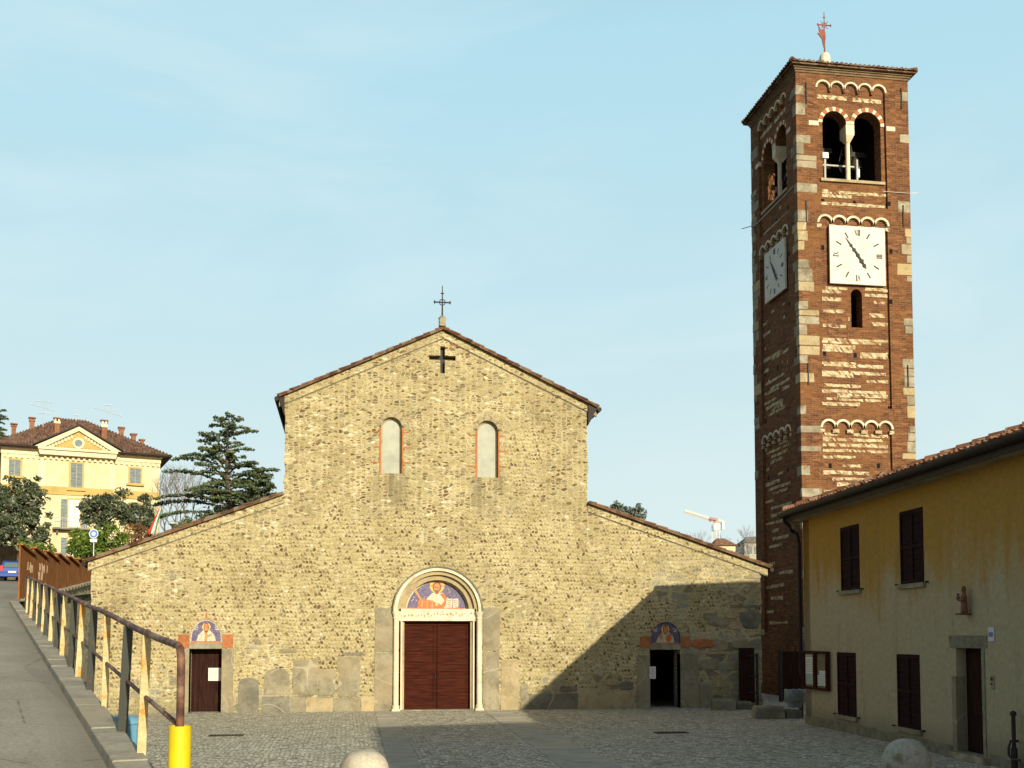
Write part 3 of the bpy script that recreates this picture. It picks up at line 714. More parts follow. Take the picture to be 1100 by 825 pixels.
def side_portal(d, lu, top, left, paper):
    x0, x1, zt = d; e = empty('side_portal', (0,0,0), 0, parent=church)
    if left: jl, jr, jlt, jrt = F(192, 700)[0], F(251, 700)[0], F(221, 697)[1], F(221, 697)[1]
    else: jl, jr, jlt, jrt = F(684, 700)[0], F(750, 700)[0], F(690, 703.5)[1], F(740, 702)[1]
    for a, b, t in ((jl, x0, jlt), (x1, jr, jrt)):
        mb = MB(); mb.box(a, b, FY-.03, FY+.35, 0, t); mb.build('jamb', M['slab'], e, bevel=.012)
    mb = MB(); mb.box(x0-.015, x1+.015, FY-.04, FY+.3, zt, lu[2]); mb.build('lintel', M['quoin'] if not left else M['slab'], e, bevel=.01)
    ob = .33
    for a, b in ((x0-ob, lu[0]-.02), (lu[1]+.02, x1+ob)):
        mb = MB(); mb.box(a, b, FY-.025, FY+.1, jlt+.03 if left else zt+.06, lu[2]+.24); mb.build('brick_block', M['orange'], e)
    # mosaic
    mb = MB(); r = (lu[1]-lu[0])/2; xc = (lu[0]+lu[1])/2; H = top-lu[2]; y = FY+.05
    def P(pts): return [(xc+a*r, lu[2]+b*H) for a, b in pts]
    def arch(s): return [(-s, .0), (s, .0)]+[(s*math.cos(t), .16+(.84*s)*math.sin(t)) for t in [PI*i/16 for i in range(17)]]
    mb.prism(P(arch(1)), y, y+.05, 6 if left else 7); flay(mb, P(arch(.92)), y, 1, 0)
    flay(mb, P(circ(0, .66, .27, 16, 1, .78*r/H*1.25)), y, 2, 1)
    robe = 4 if left else 6
    flay(mb, P([(-.62,.03),(.62,.03),(.50,.34),(.22,.52),(-.2,.52),(-.5,.30)]), y, 3, robe)
    flay(mb, P([(-.1,.03),(.06,.03),(.08,.5),(-.08,.5)]), y, 4, 8 if left else 4)
    flay(mb, P([(-.42,.03),(-.26,.03),(-.22,.4),(-.34,.36)]), y, 4, 6)
    flay(mb, P(circ(0, .64, .17, 14, 1, 1.3)), y, 4, 3); flay(mb, P(circ(0, .63, .12, 14, 1, 1.4)), y, 5, 2)
    if not left: flay(mb, P(circ(.22, .26, .2, 16, 1, .95)), y, 5, 5); flay(mb, P(circ(-.30, .32, .13, 12)), y, 5, 2)
    else: flay(mb, P([(.05,.2),(.3,.28),(.42,.5),(.28,.36),(.05,.3)]), y, 5, 2)
    flay(mb, P([(-.9,.0),(.9,.0),(.9,.05),(-.9,.05)]), y, 6, 5)
    for s in (-1, 1):
        for i in range(3): flay(mb, P([(s*.52, .55+i*.08), (s*.78, .52+i*.05), (s*.78, .56+i*.05), (s*.52, .58+i*.08)][::s]), y, 2, 6)
    mb.build('mosaic', MO, e)
    # fan of bricks round the little arch
    mb = MB(); n = 13
    for i in range(n):
        t = PI*(i+.5)/n; c, s = math.cos(t), math.sin(t); w_ = .022
        rr0, rr1 = 1.06, 1.2 if i % 3 else 1.34
        q = []
        for rr, ww in ((rr0, -w_), (rr0, w_), (rr1, w_), (rr1, -w_)): q.append((xc+r*rr*c-s*ww, lu[2]+.16*H+.84*H*rr*s+c*ww))
        mb.prism(q, FY-.012, FY+.03, i % 2)
    mb.build('brick_fan', [M['orange'], M['slab2']], e)
    if left:
        mb = MB(); Y = FY+.55; mb.box(x0, x1, Y, Y+.06, .02, zt)
        for a, b in ((x0+.08, (x0+x1)/2-.03), ((x0+x1)/2+.03, x1-.08)):
            for z0, z1 in ((.15, zt*.32), (zt*.38, zt-.15)): mb.box(a, b, Y-.02, Y-.002, z0, z1)
        dr = mb.build('door', M['darkdoor'], e, bevel=.005)
    # paper notice
    a, b = (F(221.5, 725)[0], F(238, 725)[0]) if left else (F(697.5, 725)[0], F(704, 725)[0]); z0, z1 = F(230, 732)[1], F(230, 718)[1]
    mb = MB(); Y = FY+.52 if left else FY-.045
    mb.box(a, b, Y-.004, Y, z0, z1)
    i = z0+.04
    while i < z1-.03: mb.box(a+.04, b-.04, Y-.006, Y-.0045, i, i+.008, 1); i += .035
    o = mb.build('paper_notice', [M['paper'], M['ink']])
    tag(o, 'white printed sheet hung across the left side door' if left else 'small pale notice fixed beside the open right side door', 'notice', 'paper notices at the side doors')
    return e
side_portal(ld, ll, ltop, True, True); side_portal(rd, rl_, rtop, False, True)
# ---------------- big slabs built into the foot of the front
rng = random.Random(11)
def wallslab(px0, px1, py0, py1, m_, irregular=0.0, y=FY-.02, round_=False):
    x0, z1 = F(px0, py0); x1, z0 = F(px1, py1); z0 = max(z0, 0) if py1 > 758 else z0
    if py1 > 758: z0 = 0
    mb = MB()
    if round_: P = [(x0, z0), (x1, z0)]+[((x0+x1)/2+(x1-x0)/2*math.cos(t)*(1+rng.uniform(-.04,.04)), z1-(x1-x0)*.3+(x1-x0)*.3*math.sin(t)) for t in [PI*i/10 for i in range(11)]]
    else:
        n = 5; j = .012+irregular; P = []
        for a, b in (((x0,z0),(x1,z0)), ((x1,z0),(x1,z1)), ((x1,z1),(x0,z1)), ((x0,z1),(x0,z0))):
            for i in range(n): t = i/n; P.append((a[0]+(b[0]-a[0])*t+rng.uniform(-j,j), a[1]+(b[1]-a[1])*t+(rng.uniform(-j,j) if a[1]+b[1] > 2*z0+.01 else 0)))
    mb.prism(P, y+rng.uniform(-.01, .004), FY+.04); mb.build('stone_slab', M[m_], church, bevel=.012)
for a in [(403, 421.5, 653, 700, 'slab'), (402.5, 421.5, 701, 764, 'slab'), (518.8, 537, 653, 699, 'slab'), (519, 536, 700, 764, 'slab'), (538, 557, 709, 764, 'slab2'),
          (282, 311, 748.5, 764, 'slab3'), (311, 328, 748.5, 764, 'slab'), (328.5, 358, 750, 764, 'slab2'), (358.5, 387, 750, 764, 'slab'), (388, 402, 748, 764, 'slab2'),
          (315, 341, 709, 746, 'slab', .02), (342, 360, 720, 747, 'slab', .02), (364, 388, 705, 748, 'slab', .05),
          (569, 620, 746, 764, 'slab3', .03), (620, 683, 741, 764, 'slab2', .04), (559, 568, 735, 764, 'slab', .03),
          (752, 766, 735, 762, 'slab', .03), (768, 783, 725, 738, 'slab2', .04)]:
    wallslab(*a)
wallslab(256, 278, 728, 764, 'slab3', round_=True); wallslab(284, 311, 718, 746, 'slab', round_=True)
# dark ledge lines and a few exceptional big stones at right
for (px0, px1, py, m_) in ((368, 391, 702.5, 'slab3'), (300, 318, 699.5, 'slab'), (785, 817, 651, 'slab3'), (744, 785, 701.5, 'slab2'), (800, 817, 620, 'slab')):
    wallslab(px0, px1, py-1.6, py+1.4, m_, .006, FY-.03)
def boulder(px, py, rx, rz, m_):
    x, z = F(px, py); mb = MB(); o = blob(x, z, rx, rz, rng, 16, .12); i_ = [(x+(a-x)*.8, z+(b-z)*.8) for a, b in o]; n = len(o)
    V = [(a, FY+.002, b) for a, b in o]+[(a, FY-.035, b) for a, b in i_]
    mb.add(V, [(k_, (k_+1)%n, n+(k_+1)%n, n+k_) for k_ in range(n)]+[tuple(range(n, 2*n))]); mb.build('boulder', M[m_], church, smooth=False)
for a in [(772, 668, .42, .13, 'slab'), (806, 665, .38, .32, 'slab3'), (786, 660, .26, .16, 'slab2'), (755, 691.5, .40, .15, 'orange'), (776, 693, .2, .18, 'slab2'), (795, 692, .35, .17, 'slab'),
          (763, 662, .25, .12, 'slab'), (790, 672, .25, .17, 'slab2'), (673, 737, .24, .15, 'slab3'), (788, 629, .2, .11, 'slab2'), (762, 714, .4, .18, 'slab'),
          (656, 733, .25, .11, 'slab2'), (610, 740, .3, .1, 'slab3'), (788, 716, .3, .14, 'slab')]: boulder(*a)
M['cornice_dark'] = mat_slab('brown_cornice', (.13,.09,.05), (.22,.16,.085), vein=False)  # dark brown stone of the tower cornice
# ================================================================== BELL TOWER
TY = 37.9
def T(px, py): return onY(px, py, TY)
tx0 = T(859.5, 400)[0]; tx1 = T(981.8, 400)[0]; TW = tx1-tx0
tower = empty('bell_tower', (tx0+TW/2, TY+TW/2, 0), 0, 'tall square brick bell tower with pale corner stones, white clocks and arched belfry', 'tower')
H2 = TW/2
def TU(px, py): a, z = T(px, py); return a-tx0-H2, z          # local face coordinates
ROT = [Matrix.Rotation(-PI/2*i, 4, 'Z') for i in range(4)]     # 0 front, 1 left, 2 back, 3 right
zE = TU(918, 82.5)[1]                                            # wall top under the eave
zb0 = TU(918, 193)[1]; zsp = TU(918, 133)[1]
o1 = (TU(885, 160)[0], TU(910.5, 160)[0]); o2 = (TU(919, 160)[0], TU(947.5, 160)[0])
hole1 = [(o1[0], zb0), (o2[1], zb0)]+arcpts((o2[0]+o2[1])/2, zsp, (o2[1]-o2[0])/2, 0, PI, 16)+arcpts((o1[0]+o1[1])/2, zsp, (o1[1]-o1[0])/2, 0, PI, 16)
slx = TU(915.5, 330)[0], TU(927.5, 330)[0]; slit = archpoly(slx[0], slx[1], TU(920, 351)[1], TU(920, 316)[1], 10)
pu0, pu1 = TU(880, 300)[0], TU(955.5, 300)[0]
def panel(z0, zt, n=5):
    w_ = (pu1-pu0)/n; P = [(pu0, z0), (pu1, z0)]
    for i in range(n):
        c = pu1-w_*(i+.5); r = w_/2-.04
        P += [(c+r, zt-.12)] + arcpts(c, zt, r, 0, PI, 10) + [(c-r, zt-.12)]
    return P
pz1 = TU(918, 97)[1]; pz1b = TU(918, 222)[1]; pz2 = TU(918, 241)[1]; pz2b = TU(918, 438)[1]; pz3 = TU(918, 460)[1]
RC = .10
mbi = MB(); mbo = MB()
for i, R_ in enumerate(ROT):
    holes = []
    if i < 2: holes += [hole1]
    if i == 0: holes += [slit]
    mbi.plate([(-H2+RC, -.3), (H2-RC, -.3), (H2-RC, zE), (-H2+RC, zE)], holes, -H2+RC, -H2+RC+.5, 0, R_)
    mbo.plate([(-H2, -.3), (H2, -.3), (H2, zE+.02), (-H2, zE+.02)], [panel(pz1b, pz1), panel(pz2b, pz2), panel(2.5, pz3)], -H2, -H2+RC, 0, R_, back=False, rim=False)
mbi.build('wall', M['brick'], tower); mbo.build('pilaster_wall', M['brick'], tower)
# putlog holes: thin black boxes on the wall, hole shade put into the colour
mb = MB(); rng = random.Random(6)
for R_ in ROT[:2]:
    for (px, py) in ((885, 215), (919, 217), (955, 219), (885, 265), (957, 270), (886, 320), (957, 324), (887, 379), (920, 381), (957, 382), (887, 433), (920, 436), (957, 438), (893, 500), (945, 500)):
        u, z = TU(px, py)
        inr = pu0 < u < pu1
        y = -H2+(RC if inr else 0)-.004
        mb.mark(); mb.box(u-.065, u+.065, y, y+.02, z-.09, z+.09, 0, R_)
mb.build_pieces('putlog_hole', M['black'], tower)
# pale pebble bands
mb = MB(); rng = random.Random(21)
bands = [(200, 884, 915), (203, 917, 948), (208, 884, 930), (213, 905, 953), (221, 883, 935), (226, 886, 950), (300, 884, 888)]
py = 311
for (py, a, b) in [(204,884,950),(217,883,952),(316,930,955),(320,884,905),(379,925,955),(419,884,953),(424,900,955),(433,884,925),(441,890,950),(471,884,950),(483,884,955),(507,884,935),(520,900,955),(536,884,955),(553,884,950),(572,890,955),(590,884,950),(205,884,912),(209,884,916),(207,920,953),(222,880,921),(228,884,952),(308,888,912),(310,930,955),(312,884,905),(324,938,952),(333,885,908),(338,935,952),(331,926,934),(342,912,914),(347,928,955),(349,885,910),(363,885,955),(366,884,948),(371,885,920),(375,884,917),(382,925,955),(389,884,922),(391,886,950),(399,884,953),(402,884,918),(409,932,955),(413,886,926),(428,889,951),(446,896,932),(449,884,953),(467,918,955),(466,884,902),(477,884,955),(490,884,920),(500,906,928),(514,895,950),(527,886,930),(545,890,952),(562,886,940),(580,886,952),(600,886,930),(612,900,952),(626,884,940),(640,890,952),(655,886,920),(668,884,950),(683,905,952),(697,886,935),(712,886,950),(727,890,940),(100,0,0),(109,879,909),(110,919,951)]:
    if a == 0: continue
    if py >= 600: R_only = 1
    else: R_only = 0
    u0, z = TU(a, py); u1 = TU(b, py)[0]
    u1 = min(u1, pu1-.01); u0 = max(u0, pu0+.01)
    out = py < 112
    for i, R_ in enumerate(ROT):
        if R_only and i != 1: continue
        hh = rng.uniform(.05, .075); x = u0; 
        if i: x = max(pu0+.01, u0+rng.uniform(-.2, .8)); u1_ = min(pu1-.01, u1+rng.uniform(-.9, .3))
        else: u1_ = u1
        if i and rng.random() < .12: continue
        yb = -H2+RC-rng.uniform(.008, .02); mb.mark()
        # cut out around the belfry and slit openings
        while x < u1_:
            l = min(rng.uniform(.3, .7), u1_-x)
            inside = (zb0-.05 < z < zsp+.9 and o1[0]-.2 < x+l/2 < o2[1]+.2) or (i == 0 and slit[0][1]-.1 < z < slit[0][1]+1.5 and slx[0]-.25 < x+l/2 < slx[1]+.25 and (slx[0]-.05 < x+l and x < slx[1]+.05))
            if not inside: mb.box(x+.003, x+l-.003, yb+rng.uniform(-.002,.002), yb+.03, z-hh+rng.uniform(-.02,.02), z+hh+rng.uniform(-.02,.02), 0, R_)
            x += l
mb.build_pieces('pebble_band', M['band'], tower)
# extra bands on the foot of the hidden/left face
# corner stones
mb = MB()
for c in range(4):
    R_ = ROT[c]; z = 1.0; rng = random.Random(40+c)
    while z < zE-.6:
        h = rng.uniform(.22, .5); 
        if rng.random() < (.40 if z < 19 else .30): z += rng.uniform(.25, .75); continue
        a = rng.uniform(.30, .62); b = rng.uniform(.30, .62)
        if rng.random() < .3: a = .8
        g_ = rng.uniform(.008, .02)
        # corner at (-H2,-H2) in this rotated frame: runs +x on the face, +y round the corner
        if rng.random() < .5: a *= .7
        else: b *= .6
        mb.mark(); mb.box(-H2-g_, -H2+a, -H2-g_, -H2+b, z, z+h-.02, rng.choice((0, 0, 1)), R_, .014, rng)
        z += h
mb.build_pieces('quoin', [M['quoin'], M['slab2']], tower, bevel=.02)
# pale round-arch mouldings of the blind arcades
mb = MB()
for i, R_ in enumerate(ROT):
    for zt in (pz1, pz2, pz3):
        mb.mark(); n = 5; w_ = (pu1-pu0)/n
        for k_ in range(n):
            c = pu0+w_*(k_+.5); r = w_/2-.04
            ring(mb, c, zt, r, r+.085 if zt != pz1 else r+.07, -H2-.02, -H2+RC, 0, PI, 9, 0, R_)
        for k_ in range(n+1):
            c = pu0+w_*k_
            if zt != pz1: mb.box(max(pu0-.06, c-.13), min(pu1+.06, c+.13), -H2-.012, -H2+RC-.004, zt-.2, zt-.06, 1, R_)
    for z_, a, b in ((pz1-.30, pu0+.05, (pu0+pu1)/2-.15), (pz1-.32, (pu0+pu1)/2+.1, pu1-.15)):
        mb.box(a, b, -H2+RC-.02, -H2+RC+.01, z_-.10, z_+.06, 1, R_)
mb.build_pieces('blind_arcade', [M['white_stone'], M['band']], tower)
# belfry arches of alternating stones, columns
mb = MB(); 
for i, R_ in enumerate(ROT):
    if i > 1: continue
    for (a, b) in (o1, o2):
        mb.mark()
        c, r = (a+b)/2, (b-a)/2; n = 13
        for k_ in range(n):
            a0 = PI*k_/n+.015; a1 = PI*(k_+1)/n-.015
            mb.prism(arcpts(c, zsp, r+.17, a0, a1, 2)+arcpts(c, zsp, r+.003, a1, a0, 2), -H2+RC-.02, -H2+RC+.02, k_ % 2, R_)
    mb.mark(); mb.box(o1[0]-.12, o2[1]+.12, -H2+RC-.09, -H2+RC+.02, zb0-.11, zb0-.003, 2, R_)
    mb.mark(); mb.box(pu0-.32, o1[0]-.2, -H2-.012, -H2+RC, zsp-.18, zsp, 0, R_); mb.mark(); mb.box(o2[1]+.2, pu1+.36, -H2-.012, -H2+RC, zsp-.18, zsp, 0, R_)
mb.build_pieces('belfry_arch', [M['white_stone'], M['orange'], M['slab2']], tower)
mc = (o1[1]+o2[0])/2
for i, R_ in enumerate(ROT):
    if i > 1: continue
    mb = MB()
    mb.box(o1[1]-.01, o2[0]+.01, -H2+RC-.01, -H2+RC+.52, zsp-.40, zsp-.003, 0, R_)
    mb.add([(mc-.08, -H2+.25, zsp-.62), (mc+.08, -H2+.25, zsp-.62), (mc+.08, -H2+.45, zsp-.62), (mc-.08, -H2+.45, zsp-.62),
            (mc-.17, -H2+RC-.01, zsp-.40), (mc+.17, -H2+RC-.01, zsp-.40), (mc+.17, -H2+RC+.5, zsp-.40), (mc-.17, -H2+RC+.5, zsp-.40)],
           [(0,1,5,4),(1,2,6,5),(2,3,7,6),(3,0,4,7),(4,5,6,7),(3,2,1,0)], 0, R_)
    mb.lathe([(.13, zb0), (.13, zb0+.08), (.09, zb0+.13), (.082, zsp-.65), (.11, zsp-.62)], 12, 0, R_ @ Matrix.Translation((mc, -H2+.33, 0)))
    mb.build('belfry_column', M['white_stone'], tower)
mb = MB(); mb.box(-H2+.61, H2-.61, -H2+.61, H2-.61, zb0-.3, zb0-.1); mb.build('belfry_floor', M['chamber_shade'], tower)
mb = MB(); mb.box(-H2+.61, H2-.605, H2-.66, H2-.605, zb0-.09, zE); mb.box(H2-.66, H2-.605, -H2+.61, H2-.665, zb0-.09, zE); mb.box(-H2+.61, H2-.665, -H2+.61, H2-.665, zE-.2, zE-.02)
mb.build('shade_lining', M['chamber_shade'], tower)  # lining added to keep the chamber dark, shade painted in
# bells, yokes and wheels
M['bronze'] = simple('bell_bronze', (.13,.12,.09), .45, .3, metal=.7); M['galv'] = simple('galvanised_steel', (.50,.50,.46), .5, .12, metal=.2)
for (bx_, by_, s_) in ((-.75, -.95, 1.0), (.85, -.8, .8), (-1.0, .7, .8)):
    be = empty('bell', (bx_, by_, zb0+1.55), 0, parent=tower)
    mb = MB(); mb.lathe([(.42*s_, -.62*s_), (.40*s_, -.58*s_), (.30*s_, -.4*s_), (.23*s_, -.15*s_), (.19*s_, 0), (.1*s_, .07*s_)], 20); mb.build('bell_body', M['bronze'], be, smooth=True)
    mb = MB(); mb.box(-.5*s_, .5*s_, -.07, .07, .06, .26); mb.build('yoke', M['iron'], be)
    mb = MB(); R2 = Matrix.Rotation(PI/2, 4, 'Z')
    ring(mb, 0, 0, .66*s_, .71*s_, .52*s_, .56*s_, 0, 2*PI, 24, 0, R2)
    for k_ in range(4): a = PI*k_/4; mb.tube([(-.54*s_, -.68*s_*math.cos(a), .68*s_*math.sin(a)), (-.54*s_, .68*s_*math.cos(a), -.68*s_*math.sin(a))], .016, 5)
    mb.build('wheel', M['iron'], be)
mb = MB(); yy = -H2+.75
for x_ in (TU(895.5, 180)[0], TU(930.5, 180)[0]): mb.tube([(x_, yy, zb0), (x_, yy, zb0+1.15)], .045, 8)
mb.tube([(o1[0], yy, zb0+.85), (o2[0]+.3, yy, zb0+.85)], .04, 8); mb.box(o1[0]-.1, o1[0]+.5, yy-.1, yy+.12, zb0+1.1, zb0+1.32)
mb.box(TU(932, 180)[0], TU(934, 180)[0]+.03, yy+.1, yy+.2, zb0+.5, zb0+.85)
mb.build('bell_railing', M['galv'], tower)
# tie irons on the corners, long thin rods sticking out
mb = MB()
for (px, py) in ((866, 100), (866, 227), (868, 402), (968, 106), (970, 232), (975, 404)):
    u, z = TU(px, py); mb.mark(); mb.box(u-.02, u+.02, -H2-.05, -H2-.022, z-.42, z+.42)
mb.build_pieces('tie_iron', M['iron'], tower)
mb = MB()
zr = TU(861, 198)[1]; mb.mark()
mb.tube([(-H2-.45, H2+.0, zr-.0), (-H2-.03, H2-.5, zr), (-H2-.03, -H2+.3, zr+.02)], .018, 6)
mb.mark(); mb.tube([(H2+.0, -H2-.04, TU(975, 208)[1]), (H2+.32, -H2-.04, TU(987, 208)[1])], .016, 6); mb.tube([(TU(948, 206)[0], -H2-.04, TU(948, 206)[1]), (H2, -H2-.04, TU(975, 208)[1])], .012, 5)
mb.build_pieces('lightning_rod', M['galv'], tower)
# cornice and roof
mb = MB()
for i, (a, b, o_) in enumerate(((zE, zE+.08, .03), (zE+.08, zE+.15, .07), (zE+.15, zE+.21, .12))):
    s_ = H2+o_; mb.box(-s_, s_, -s_, s_, a+.001*i, b)
mb.build('cornice', M['cornice_dark'], tower)
es = H2+.24; ez = zE+.215; rise = .85
mb = MB(); mb.add([(-es,-es,ez),(es,-es,ez),(es,es,ez),(-es,es,ez),(-es,-es,ez+.05),(es,-es,ez+.05),(es,es,ez+.05),(-es,es,ez+.05),(0,0,ez+rise)],
                  [(3,2,1,0),(0,1,5,4),(1,2,6,5),(2,3,7,6),(3,0,4,7),(4,5,8),(5,6,8),(6,7,8),(7,4,8)])
rng = random.Random(9)
def halftube(mb, p, q, up, r0, r1, n=6, mat=0, M=None):
    p, q, up = Vector(p), Vector(q), Vector(up); d = (q-p).normalized(); sd_ = d.cross(up).normalized(); V = []
    for c, r in ((p, r0), (q, r1)):
        for k_ in range(n+1): t = PI*k_/n; V.append(c+sd_*(r*math.cos(t))+up*(r*math.sin(t)))
    mb.add(V, [(k_, n+1+k_, n+2+k_, k_+1) for k_ in range(n)]+[tuple(range(n+1))], mat, M)
for i, R_ in enumerate(ROT):
    u = -es+.09
    while u < es:
        Lr = es-abs(u); n = max(1, int(Lr/.42))
        for k_ in range(n):
            t0, t1 = k_*.42-.06, min(Lr, k_*.42+.40); j = rng.uniform(-.012, .012)
            def P(t, up): return (u+j, -es+t, ez+.06+up+rise*t/es*.96)
            halftube(mb, P(t0, .03+j), P(t1, .005), (0, -.37, .93), .082, .066, 6, 0, R_)
        u += .19
for sx, sy in ((-1,-1),(1,-1),(-1,1),(1,1)):
    n = 9
    for k_ in range(n):
        a, b = k_/n-.01, (k_+1)/n+.01; P = lambda t, up: (sx*es*(1-t), sy*es*(1-t), ez+.1+up+rise*t*.96)
        halftube(mb, P(a, .03), P(min(b, 1), 0), (0, 0, 1), .11, .09)
mb.build('roof', M['tiles_dark'], tower)
# finial
zt0 = ez+rise; mb = MB(); zt9 = onplane(886.5, 57, (0, TY+H2, 0), (0,1,0)).z
mb.lathe([(.22, zt0-.15), (.22, zt9-.22), (.20, zt9-.12), (.13, zt9-.03), (.04, zt9)], 14); mb.build('finial_base', M['white_stone'], tower)
M['rust_red'] = simple('rusty_red_iron', (.22,.07,.045), .6, .4)
tz = lambda py: onplane(886.5, py, (0, TY+H2, 0), (0,1,0)).z
mb = MB(); zc = tz(27)
iron_cross(mb, 0, 0, zt9-.05, tz(13), zc, .30, .028); 
for k_ in range(8): a = PI*k_/4; mb.tube([(.12*math.cos(a), 0, zc+.12*math.sin(a)), (.22*math.cos(a), 0, zc+.22*math.sin(a))], .012, 4)
mb.build('iron_cross', M['rust_red'], tower)
mb = MB(); za = tz(38)   # little vane on the shaft
mb.prism([(-.05,za-.5),(-.12,za-.15),(-.30,za+.06),(-.22,za+.10),(-.26,za+.42),(-.16,za+.22),(-.04,za+.26),(.04,za+.12),(.05,za-.1),(-.01,za-.5)], -.02, .02)
mb.build('weather_vane', M['rust_red'], tower)

# ---------------- clocks
k = NM('white_clock_board', .6, .3); v = k.obj(); k.bump(k.noise(v, 3, 3), .05, .01); k.col(k.mix(k.ss(k.noise(v, 1.6, 5, .6), .35, .75), (.62,.59,.50), (.54,.51,.42))); M['clock'] = k.mat
cx0, cz1 = TU(890, 244); cx1, _ = TU(949.5, 248); cS = (cx1-cx0); ccx = (cx0+cx1)/2; ccz = TU(919.5, 275)[1]; hs_ = cS/2
M['clockink'] = simple('clock_black', (.03,.03,.035), .6, .1, bump=0)
def clock(R_, lab, sc=1.0, du=0.0):
    R_ = R_ @ Matrix.Translation((ccx*(1-sc)+du, 0, ccz*(1-sc))) @ Matrix.Diagonal((sc, 1, sc, 1))
    e = empty('clock', (0,0,0), 0, parent=tower); e['label'] = lab
    y0 = -H2-.07
    mb = MB(); mb.box(ccx-hs_, ccx+hs_, y0, -H2+.02, ccz-hs_, ccz+hs_, 0, R_); mb.build('clock_face', M['clock'], e, bevel=.01)
    mb = MB(); h = .15; rr = hs_*.80
    def bar(a, b, w_, c, ang):     # bar in glyph space turned so that its top points away from the centre
        d = Vector((b[0]-a[0], b[1]-a[1])).normalized(); n_ = Vector((-d.y, d.x))*w_/2
        q = [Vector(a)+n_, Vector(a)-n_, Vector(b)-n_, Vector(b)+n_]; ca, sa = math.cos(ang), math.sin(ang)
        P = [(c[0]+p.x*ca+p.y*sa, c[1]-p.x*sa+p.y*ca) for p in q]
        ar_ = sum(P[i][0]*P[(i+1)%4][1]-P[(i+1)%4][0]*P[i][1] for i in range(4))
        mb.prism(P if ar_ > 0 else P[::-1], y0-.006, y0-.002, 0, R_)
    glyph = {12: 'XII', 3: 'III', 6: 'VI', 9: 'IX'}
    for n_ in range(1, 13):
        mb.mark()
        a = 2*PI*n_/12
        sq = 1/max(abs(math.sin(a)), abs(math.cos(a))); 
        c = (ccx+rr*(.98 if n_ % 3 == 0 else .97)*math.sin(a), ccz+rr*(.98 if n_ % 3 == 0 else .97)*math.cos(a))
        if n_ in glyph:
            g_ = glyph[n_]; wid = {'X': .13, 'I': .06, 'V': .12}; tot = sum(wid[q] for q in g_); x = -tot/2
            for q in g_:
                w_ = wid[q]; m_ = x+w_/2
                if q == 'I': bar((m_, -h*.75), (m_, h*.75), .042, c, a); bar((m_-.03, h*.75), (m_+.03, h*.75), .012, c, a); bar((m_-.03, -h*.75), (m_+.03, -h*.75), .012, c, a)
                if q == 'X': bar((x+.015, h*.75), (x+w_-.015, -h*.75), .032, c, a); bar((x+.015, -h*.75), (x+w_-.015, h*.75), .014, c, a)
                if q == 'V': bar((x+.01, h*.75), (m_, -h*.75), .032, c, a); bar((x+w_-.01, h*.75), (m_, -h*.75), .014, c, a)
                x += w_
        else:
            bar((0, -.12), (0, .12), .052, c, a); bar((-.03, .11), (.03, .11), .016, c, a); bar((-.03, -.11), (.03, -.11), .016, c, a)
    mb.build_pieces('numeral', M['clockink'], e)
    for nm, ang, ln, w_, lay in (('minute_hand', rad(324), hs_*.74, .055, 1), ('hour_hand', rad(147), hs_*.56, .075, 2)):
        mb = MB(); y = y0-.015*lay-.01; ca, sa = math.cos(ang), math.sin(ang)
        def P(pts): return [(ccx+x*ca+z*sa, ccz-x*sa+z*ca) for x, z in pts]
        mb.prism(P([(-w_/2, -.18), (w_/2, -.18), (w_/2, ln*.7), (.004, ln), (-.004, ln), (-w_/2, ln*.7)]), y, y+.008, 0, R_)
        for t, s_ in ((.30, .085), (.55, .07)) if lay == 1 else ((.42, .1), (.74, .08)): mb.prism(P([(0, ln*t-s_*1.3), (s_, ln*t), (0, ln*t+s_*1.3), (-s_, ln*t)]), y-.002, y+.01, 0, R_)
        if lay == 2: mb.prism([(ccx+.07*math.cos(t), ccz+.07*math.sin(t)) for t in [2*PI*i/12 for i in range(12)]], y-.006, y+.02, 0, R_)
        mb.build(nm, M['clockink'], e)
clock(ROT[0], 'sunlit white square clock with Roman numerals on the front of the tower'); clock(ROT[1], 'shaded white square clock on the side of the tower', .90, .12)
# ================================================================== YELLOW HOUSE
HA = rad(3.8)
HP = Vector((12.24, 27.42, 0)); HD = Vector((-math.sin(HA), -math.cos(HA), 0)); HNn = Vector((-math.cos(HA), math.sin(HA), 0))  # along wall towards camera, outward
# local frame: x = along the wall towards the camera (seen from outside: left -> right), -y = outwards
hrz = math.atan2(HD.y, HD.x)
house = empty('yellow_house', HP, hrz, 'long two-storey ochre rendered house in shade, with closed maroon shutters and a tiled roof', 'house')
def HU(px, py, off=0.0): q = onplane(px, py, HP+HNn*off, HNn); return (q-HP).dot(HD), q.z
HL = 21.5; ev = 5.60; HDp = 10.0
k = NM('ochre_render', .95, .1); u = k.uv(); x, y, _ = k.sep(u)
n1 = k.noise(u, .5, 5, .6, .3); n2 = k.noise(k.comb(k.m('MULTIPLY', x, 2.2), k.m('MULTIPLY', y, .35)), 1, 5, .65); n3 = k.noise(u, 9, 5, .7)
och = k.mix(k.ss(n3, .3, .7), (.37,.20,.040), (.44,.255,.058)); pal = k.mix(k.ss(n3, .3, .7), (.37,.305,.19), (.455,.385,.245))
hgt = k.m('ADD', k.m('ADD', y, k.m('MULTIPLY', k.m('SUBTRACT', n1, .5), 2.6)), k.m('MULTIPLY', k.m('SUBTRACT', n2, .5), 2.6))
c = k.mix(k.ss(hgt, 2.7, 4.4), pal, och)
c = k.mix(k.ss(n2, .52, .72, 0, .35), c, (.19,.15,.07)); c = k.mix(k.ss(k.noise(u, 2.5, 5, .7), .6, .75, 0, .4), c, (.38,.32,.19))
low = k.ss(k.m('ADD', y, k.m('MULTIPLY', n2, .5)), .95, .45); c = k.mix(k.m('MULTIPLY', low, .7), c, (.24,.21,.14))
